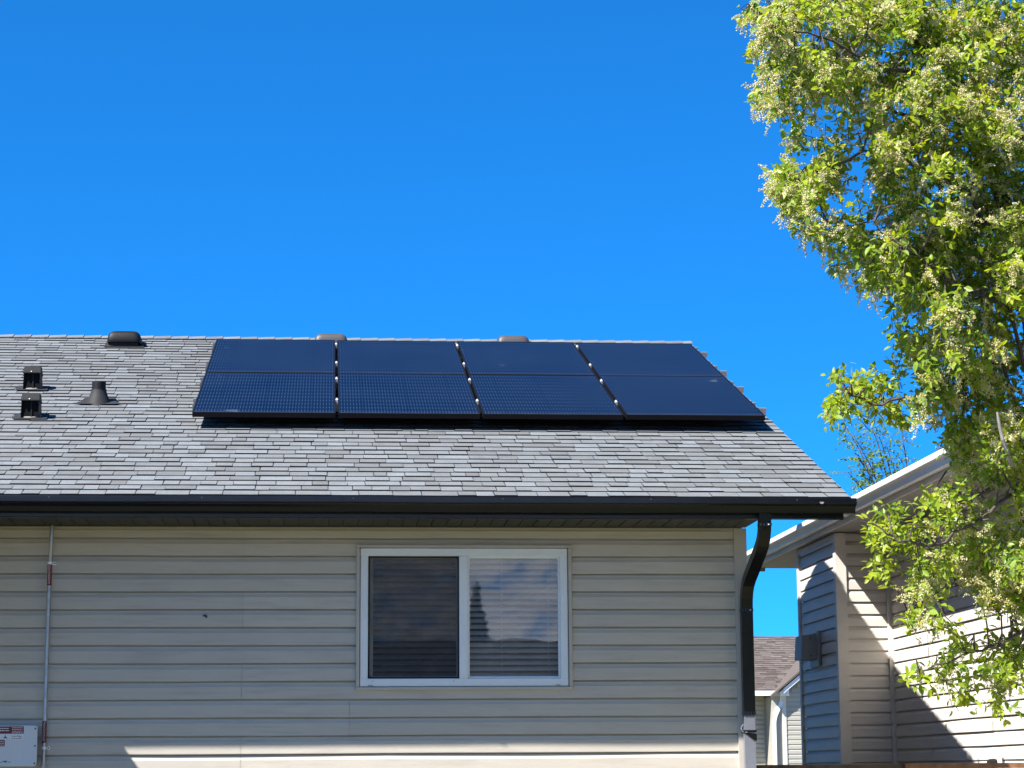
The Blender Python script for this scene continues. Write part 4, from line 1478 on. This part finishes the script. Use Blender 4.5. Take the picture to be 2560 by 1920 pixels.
def limb_pts(px_list):
    return [at(a, b, TY + dy) for a, b, dy in px_list]


trunk_pts = [Vector((5.25, TY + 0.1, -0.05)), Vector((5.22, TY + 0.08, 0.6)), Vector((5.16, TY, 1.4)), Vector((5.10, TY, 2.3)), Vector((5.05, TY, 3.2)), Vector((4.98, TY, 4.1)), Vector((4.82, TY, 4.9)),
             Vector((4.68, TY, 5.4)), at(2350, 137, TY)]
smooth_by_angle(MB().tube(trunk_pts, [0.13, 0.115, 0.10, 0.09, 0.078, 0.062, 0.05, 0.042, 0.036], 12).build('trunk', M['bark'], tree), 60)
limbs = [
    limb_pts([(2350, 137, 0), (2317, 54, 0.02), (2281, 0, 0.05), (2240, -120, 0.1)]),
    limb_pts([(2345, 140, 0), (2252, 80, -0.05), (2198, 43, -0.1), (2089, 0, -0.2), (1990, -60, -0.3)]),
    [trunk_pts[6]] + limb_pts([(2320, 190, -0.3), (2200, 165, -0.5), (2080, 105, -0.6), (1950, 60, -0.7), (1890, 30, -0.75)]),
    [trunk_pts[6]] + limb_pts([(2400, 330, 0.2), (2250, 280, 0.3), (2120, 235, 0.3), (1990, 230, 0.3), (1915, 250, 0.3)]),
    [trunk_pts[5]] + limb_pts([(2420, 480, -0.4), (2250, 400, -0.6), (2155, 380, -0.7), (2090, 425, -0.75), (1990, 460, -0.8), (1945, 470, -0.8)]),
    [trunk_pts[5]] + limb_pts([(2450, 640, 0.3), (2330, 660, 0.5), (2230, 640, 0.6), (2120, 620, 0.6), (2070, 620, 0.6)]),
    [trunk_pts[4]] + limb_pts([(2520, 760, -0.5), (2400, 720, -0.7), (2290, 640, -0.8), (2180, 560, -0.8), (2070, 560, -0.8)]),
    [trunk_pts[4]] + limb_pts([(2500, 900, -0.2), (2400, 960, -0.3), (2270, 1000, -0.3), (2180, 1010, -0.3), (2110, 980, -0.3), (2075, 935, -0.3)]),
    [trunk_pts[4]] + limb_pts([(2500, 1040, 0.5), (2440, 1130, 0.6), (2370, 1180, 0.6), (2330, 1230, 0.6)]),
    [trunk_pts[3]] + limb_pts([(2540, 1230, -0.5), (2450, 1300, -0.6), (2330, 1370, -0.7), (2250, 1350, -0.75), (2190, 1310, -0.75), (2150, 1300, -0.75)]),
    [trunk_pts[3]] + limb_pts([(2550, 1380, 0.1), (2460, 1440, 0.1), (2360, 1470, 0.1), (2270, 1530, 0.1)]),
    [trunk_pts[3]] + limb_pts([(2590, 1560, -0.3), (2510, 1610, -0.4), (2430, 1630, -0.4), (2350, 1660, -0.45), (2290, 1690, -0.45)]),
    [trunk_pts[5], Vector((5.15, TY - 0.5, 4.7)), Vector((5.2, TY - 0.7, 5.4)), Vector((5.1, TY - 0.8, 6.2))],
    [trunk_pts[4], Vector((5.35, TY + 0.3, 4.0)), Vector((5.6, TY + 0.5, 4.8)), Vector((5.7, TY + 0.5, 5.8))],
]
nodes = []
for lp in limbs:
    r0 = 0.028 if lp is limbs[0] or lp is limbs[1] else 0.011
    dense = []
    for a, b in zip(lp[:-1], lp[1:]):
        for q in range(4):
            p = a.lerp(b, q / 4) + Vector((tr.uniform(-1, 1), tr.uniform(-1, 1), tr.uniform(-1, 1))) * 0.014
            dense.append(p)
    dense.append(lp[-1])
    dense[0] = lp[0]
    n_ = len(dense)
    rad = [r0 * (1 - i / (n_ - 1)) ** 0.8 + 0.0018 for i in range(n_)]
    smooth_by_angle(MB().tube(dense, rad, 8).build('limb', M['bark'], tree), 60)
    nodes += dense[2:]
pb = [at(2493, 1030, TY - 1.05), at(2500, 1070, TY - 1.05), at(2507, 1099, TY - 1.05), at(2520, 1135, TY - 1.03), at(2529, 1164, TY - 1.0)]
bt_ = MB().tube(pb, [0.006, 0.009, 0.010, 0.011, 0.012], 7).build('bare_stick', M['bark_pale'], tree)
bt_['label'] = 'pale bare stick in the lower crown'
nod = np.array([tuple(p) for p in nodes])

LV, LT, FV, FT = [], [], [], []          # leaf and floret instances
twm = MB()


def unit(v):
    return v / (np.linalg.norm(v) + 1e-9)


leaves, florets = [], []
twig_count = 0
TIPS = [(1866, 40, .8), (1880, 120, .8), (1888, 252, .8), (1905, 170, .8), (1925, 275, .6), (1985, 290, .5), (1932, 430, .8), (1934, 475, .8), (1975, 350, .8), (1985, 520, .7), (2000, 580, .7), (2052, 612, .8), (2078, 668, .7),
        (2235, 765, .1), (2225, 820, .2), (2250, 870, .4), (2085, 940, .0), (2140, 945, .0), (2078, 1045, .0), (2165, 1318, .0), (2225, 1275, .0),
        (2180, 1425, .1), (2265, 1560, .5), (2272, 1690, .0), (2345, 1560, .2), (2480, 1770, .1), (2380, 1745, .0), (2230, 930, .2)]
for poly, dens, fl_share, young in POLY:
    xs_p = [p[0] for p in poly]
    ys_p = [p[1] for p in poly]
    area = 0.5 * abs(sum(poly[i][0] * poly[(i + 1) % len(poly)][1] - poly[(i + 1) % len(poly)][0] * poly[i][1] for i in range(len(poly))))
    cntp = int(area / 1000.0 * dens)
    made = 0
    queue = []
    if poly is POLY[0][0]:           # ragged outline: sprays that stick out of the crown
        for tx_, ty_, fs_t in TIPS:
            for q in range(6):
                f = q / 6
                queue.append((tx_ + f * tr.uniform(30, 70) + tr.gauss(0, 5), ty_ + tr.gauss(0, 5 + 14 * f), fs_t))
    fl0 = fl_share
    clumps = []
    while len(clumps) < max(4, cntp // 7):
        c2 = (tr.uniform(min(xs_p), max(xs_p)), tr.uniform(min(ys_p), max(ys_p)))
        if inside(c2, poly):
            clumps.append((c2[0], c2[1], TY + tr.triangular(-1.15, 0.95, -0.3), tr.uniform(0.35, 1.5), tr.gauss(0, 0.08)))
    while made < cntp or queue:
        if queue:
            qx, qy, fl_share = queue.pop()
            p = (qx, qy)
            dpt = TY + tr.uniform(-0.9, 0.3)
            fl_k, tn_k = 1.0, 0.0
        else:
            fl_share = fl0
            ck = tr.choice(clumps)
            p = (ck[0] + tr.gauss(0, 23), ck[1] + tr.gauss(0, 23))
            if not inside(p, poly):
                continue
            dpt = ck[2] + tr.gauss(0, 0.12)
            fl_k, tn_k = ck[3], ck[4]
            made += 1
        tip = np.array(at(p[0], p[1], dpt))
        k = int(np.argmin(((nod - tip) ** 2).sum(1)))
        root = nod[k]
        out = tip - root
        dist = np.linalg.norm(out)
        dirn = unit(unit(out + 1e-6) + np.array([tr.uniform(-0.5, 0.5), tr.uniform(-0.5, 0.5), tr.uniform(-0.45, 0.4)]))
        ln = tr.uniform(0.09, 0.17)
        tip = tip + dirn * ln * 0.35
        st_ = tip - dirn * ln
        # branchlet back to the limb
        if twig_count % 3 == 0 and dist < 0.28:
            mid = (root + st_) / 2 + np.array([0, 0, 0.05]) + np.array([tr.uniform(-.03, .03) for _ in range(3)])
            twm.tube([Vector(root), Vector(mid), Vector(st_), Vector(tip)], [0.0055, 0.0045, 0.003, 0.0015], 4, caps=False)
        else:
            twm.tube([Vector(st_), Vector(tip)], [0.0028, 0.0013], 3, caps=False)
        twig_count += 1
        nl = tr.randint(7, 11)
        yng = tr.random() < young
        for j in range(nl):
            f = j / (nl - 1)
            b = st_ + dirn * ln * f + np.array([tr.gauss(0, .012) for _ in range(3)])
            ang = j * 2.4 + tr.uniform(-.4, .4)
            a1 = unit(np.cross(dirn, [0.1, 0.2, 1.0]))
            a2 = np.cross(dirn, a1)
            side = a1 * math.cos(ang) + a2 * math.sin(ang)
            ld = unit(dirn * (0.35 + 0.5 * f) + side * 0.9 + np.array([0, 0, -0.12]))
            size = tr.uniform(0.040, 0.066) * (0.8 if f > 0.85 else 1.0)
            tone = min(1, max(0, (0.60 if yng else 0.28) + tn_k + 0.25 * f + tr.gauss(0, 0.13)))
            leaves.append((b, ld, size, tone, dpt))
        if tr.random() < fl_share * fl_k:
            for q in range(tr.randint(1, 4)):
                f = tr.uniform(0.3, 1.0)
                b = st_ + dirn * ln * f
                rd = unit(np.array([tr.uniform(-1, 1), tr.uniform(-1, 0.6), tr.uniform(-0.9, 0.7)]) + dirn * 0.5)
                rl_ = tr.uniform(0.06, 0.10)
                ft = tr.uniform(0.2, 0.95)
                for j in range(40):
                    g_ = j / 39
                    rr_ = 0.013 * (1 - 0.55 * g_)
                    c = b + rd * (0.012 + rl_ * g_) + np.array([0, 0, -0.03 * g_ * g_]) + np.array([tr.gauss(0, 1) for _ in range(3)]) * rr_ * 0.75
                    florets.append((c, tr.uniform(0.0040, 0.0064), min(1, max(0, ft + tr.gauss(0, .12)))))


def leaf_mesh(sel):
    n_ = len(sel)
    B = np.array([l[0] for l in sel])
    D = np.array([l[1] for l in sel])
    Sz = np.array([l[2] for l in sel])[:, None]
    upv = np.tile(np.array([[-0.35, -0.25, 0.9]]), (n_, 1)) + rng.normal(0, 0.45, (n_, 3))
    W = np.cross(D, upv)
    W /= np.linalg.norm(W, axis=1, keepdims=True) + 1e-9
    Nn = np.cross(W, D)
    wd = Sz * rng.uniform(0.23, 0.30, (n_, 1))
    fold = rng.uniform(0.12, 0.45, (n_, 1))
    curl = rng.uniform(-0.25, 0.1, (n_, 1)) * Sz
    v = np.stack([B, B + D * Sz * 0.32 + W * wd * 0.92 + Nn * wd * fold, B + D * Sz * 0.32 - W * wd * 0.92 + Nn * wd * fold, B + D * Sz * 0.34,
                  B + D * Sz * 0.68 + W * wd * 0.80 + Nn * (wd * fold + curl * 0.5), B + D * Sz * 0.68 - W * wd * 0.80 + Nn * (wd * fold + curl * 0.5), B + D * Sz * 0.7 + Nn * curl * 0.5,
                  B + D * Sz + Nn * curl], axis=1)
    fc = [(0, 3, 1), (0, 2, 3), (3, 6, 4, 1), (3, 2, 5, 6), (6, 7, 4), (6, 5, 7)]
    tn = np.array([l[3] for l in sel])
    return v, fc, tn


# the largest, nearest leaves are pieces of their own
def shown(l):
    return l[2] / (l[4] - CAM.y)


vis = [i for i, l in enumerate(leaves)]
vis.sort(key=lambda i: leaves[i][4] - leaves[i][2] * 6)
own = set(vis[:300])
rest = [l for i, l in enumerate(leaves) if i not in own]
v, fc, tn = leaf_mesh(rest)
n_ = len(rest)
allv = v.reshape(-1, 3)
faces = []
for i in range(n_):
    o8 = i * 8
    for f in fc:
        faces.append(tuple(o8 + q for q in f))
crown = mesh_obj('crown', allv, faces, M['leaf'], tree, np.repeat(tn, 6))
crown['kind'] = 'stuff'
ow = [leaves[i] for i in sorted(own)]
v, fc, tn = leaf_mesh(ow)
for i in range(len(ow)):
    mesh_obj('leaf', v[i], fc, M['leaf'], crown, float(tn[i]))
fl_n = len(florets)
Cc = np.array([f[0] for f in florets])
Sz = np.array([f[1] for f in florets])[:, None]
a1 = rng.normal(0, 1, (fl_n, 3))
a1 /= np.linalg.norm(a1, axis=1, keepdims=True)
a2 = np.cross(a1, rng.normal(0, 1, (fl_n, 3)))
a2 /= np.linalg.norm(a2, axis=1, keepdims=True)
a3 = np.cross(a1, a2)
v = np.stack([Cc + a1 * Sz, Cc + a2 * Sz, Cc - a1 * Sz, Cc - a2 * Sz, Cc + a3 * Sz * 0.8], axis=1).reshape(-1, 3)
faces = []
for i in range(fl_n):
    k = i * 5
    faces += [(k, k + 1, k + 4), (k + 1, k + 2, k + 4), (k + 2, k + 3, k + 4), (k + 3, k, k + 4)]
bl_o = mesh_obj('blossom', v, faces, M['flower'], tree, np.repeat(np.array([f[2] for f in florets]), 4))
bl_o['kind'] = 'stuff'
tw = twm.build('twigs', M['bark'], tree)
tw['kind'] = 'stuff'
print('leaves', len(leaves), 'florets', fl_n, 'twigs', twig_count)

# ================================================================== SMALL-LEAVED TREE BEHIND THE NEIGHBOUR HOUSE
BY = 12.3
bt2 = empty('background_tree', (8.6, BY, 0))
tag(bt2, 'sparse small leaved tree rising behind the neighbour roof edge', 'tree')
smooth_by_angle(MB().tube([(8.6, BY, -0.05), (8.5, BY, 1.5), (8.35, BY, 3.0), (8.1, BY, 4.2)], [0.10, 0.085, 0.06, 0.04], 10).build('trunk', M['bark'], bt2), 60)
stems = []
for ex, ey in ((2103, 1045), (2135, 1090), (2160, 1020), (2190, 1070), (2215, 1110), (2150, 1150), (2250, 1060), (2120, 1180)):
    e = at(ex, ey, BY + tr.uniform(-0.5, 0.5))
    b0 = Vector((8.1, BY, 4.2))
    md = b0.lerp(e, 0.55) + Vector((0.1, 0, -0.10))
    pts = [b0, b0.lerp(md, 0.5), md, md.lerp(e, 0.5) + Vector((0.02, 0, 0.03)), e]
    MB().tube(pts, [0.022, 0.017, 0.012, 0.008, 0.003], 6).build('limb', M['bark'], bt2)
    for q in range(14):
        stems.append(pts[1].lerp(pts[4], q / 13) if q < 4 else (pts[2].lerp(pts[3], (q - 4) / 5) if q < 9 else pts[3].lerp(pts[4], (q - 9) / 4)))
bl2 = []
tw2 = MB()
for st0 in stems:
    for q in range(3):
        dv = unit(np.array([tr.gauss(-0.3, 0.8), tr.gauss(0, 0.6), tr.gauss(0.25, 0.6)]))
        ln = tr.uniform(0.12, 0.32)
        e = np.array(st0) + dv * ln
        tw2.tube([st0, Vector(e)], [0.003, 0.0015], 3, caps=False)
        for j in range(tr.randint(5, 9)):
            b = np.array(st0) + dv * ln * tr.uniform(0.3, 1.05)
            bl2.append((b, unit(dv * 0.4 + np.array([tr.gauss(0, 1), tr.gauss(0, 1), tr.gauss(-0.1, 0.8)])), tr.uniform(0.035, 0.055), min(1, max(0, tr.gauss(0.22, 0.12))), BY))
v, fc, tn = leaf_mesh(bl2)
faces = []
for i in range(len(bl2)):
    for f in fc:
        faces.append(tuple(i * 8 + q for q in f))
bc = mesh_obj('crown', v.reshape(-1, 3), faces, M['leaf'], bt2, np.repeat(tn, 6))
bc['kind'] = 'stuff'
t2 = tw2.build('twigs', M['bark'], bt2)
t2['kind'] = 'stuff'

# ================================================================== WHAT THE WINDOW REFLECTS, BEHIND THE CAMERA
rh = empty('reflected_house', (6.0, -40, 0))
tag(rh, 'dark roofed bungalow mirrored in the lower half of the window', 'house')
MB().box(-4, 16, -44, -37, 0, 3.0).build('wall', M['siding_f'], rh)
m = MB().extrude([(-36.3, 2.85), (-40.5, 4.85), (-44.7, 2.85), (-44.7, 2.75), (-36.3, 2.75)], lambda p: (-4.6, p[0], p[1]), lambda p: (16.6, p[0], p[1]))
m.build('roof', M['roof_bk'], rh)
for xw in (0.0, 5.0, 10.5):
    MB().box(xw, xw + 1.5, -36.995, -36.96, 1.0, 2.1).build('window', M['white'], rh)
stt = empty('spruce_tree', (5.83, -56, 0))
tag(stt, 'dark pointed spruce mirrored in the window beside the mullion', 'tree')
MB().tube([(5.83, -56, 0), (5.83, -56, 4), (5.83, -56, 7.6)], [0.16, 0.1, 0.02], 8).build('trunk', M['bark'], stt)
cr = MB()
for lvl in range(26):
    z = 1.2 + lvl * 0.245
    rad = 1.9 * (1 - lvl / 26.5)
    for k in range(11):
        a = k * 2 * PI / 11 + lvl * 0.9 + tr.uniform(-.2, .2)
        L_ = rad * tr.uniform(0.7, 1.1)
        dx, dy = math.cos(a), math.sin(a)
        b = Vector((5.83, -56, z))
        tip = b + Vector((dx * L_, dy * L_, -0.25 * L_ + 0.05))
        sd = Vector((-dy, dx, 0)) * (0.16 * L_ + 0.03)
        md = b.lerp(tip, 0.6)
        cr.add([b, md + sd, tip, md - sd, md + Vector((0, 0, 0.10)), md - Vector((0, 0, 0.22))], [(0, 1, 4), (1, 2, 4), (2, 3, 4), (3, 0, 4), (0, 5, 2)])
cr.build('crown', M['needle'], stt)

# thin patchy cloud layer behind the camera, seen only as the pale reflection in the window
cs = NT('thin_cloud')
cd_ = cs.n('ShaderNodeBsdfDiffuse')
cd_.inputs['Color'].default_value = (0.8, 0.8, 0.82, 1)
ct_ = cs.n('ShaderNodeBsdfTranslucent')
ct_.inputs['Color'].default_value = (0.85, 0.85, 0.88, 1)
cm_ = cs.n('ShaderNodeMixShader')
cm_.inputs[0].default_value = 0.6
cs.l(cd_.outputs[0], cm_.inputs[1])
cs.l(ct_.outputs[0], cm_.inputs[2])
cx_ = cs.n('ShaderNodeMixShader')
cn_ = cs.noise(1.0, 6, 0.6, cs.scaled((0.0042, 0.0011, 0.004)))
cs.l(cs.ramp(cn_, [(0.26, 0.0), (0.52, 1.0)]), cx_.inputs[0])
cs.l(cs.n('ShaderNodeBsdfTransparent').outputs[0], cx_.inputs[1])
cs.l(cm_.outputs[0], cx_.inputs[2])
M['cloud'] = cs.out(cx_.outputs[0])
m = MB()
nx_, ny_ = 40, 24
gv = []
for i in range(nx_ + 1):
    for j in range(ny_ + 1):
        x_, y_ = -4500 + 10000 * i / nx_, -4500 - 8000 * j / ny_
        gv.append((x_, y_, 720 + 35 * math.sin(x_ * 0.004 + y_ * 0.002) + 25 * math.sin(x_ * 0.009 - y_ * 0.006)))
gf = [(i * (ny_ + 1) + j, (i + 1) * (ny_ + 1) + j, (i + 1) * (ny_ + 1) + j + 1, i * (ny_ + 1) + j + 1) for i in range(nx_) for j in range(ny_)]
m.add(gv, gf)
co = m.build('thin_cloud', M['cloud'], smooth=True)
co['kind'] = 'stuff'
tag(co, 'thin white cloud mirrored in the upper half of the window', 'cloud')
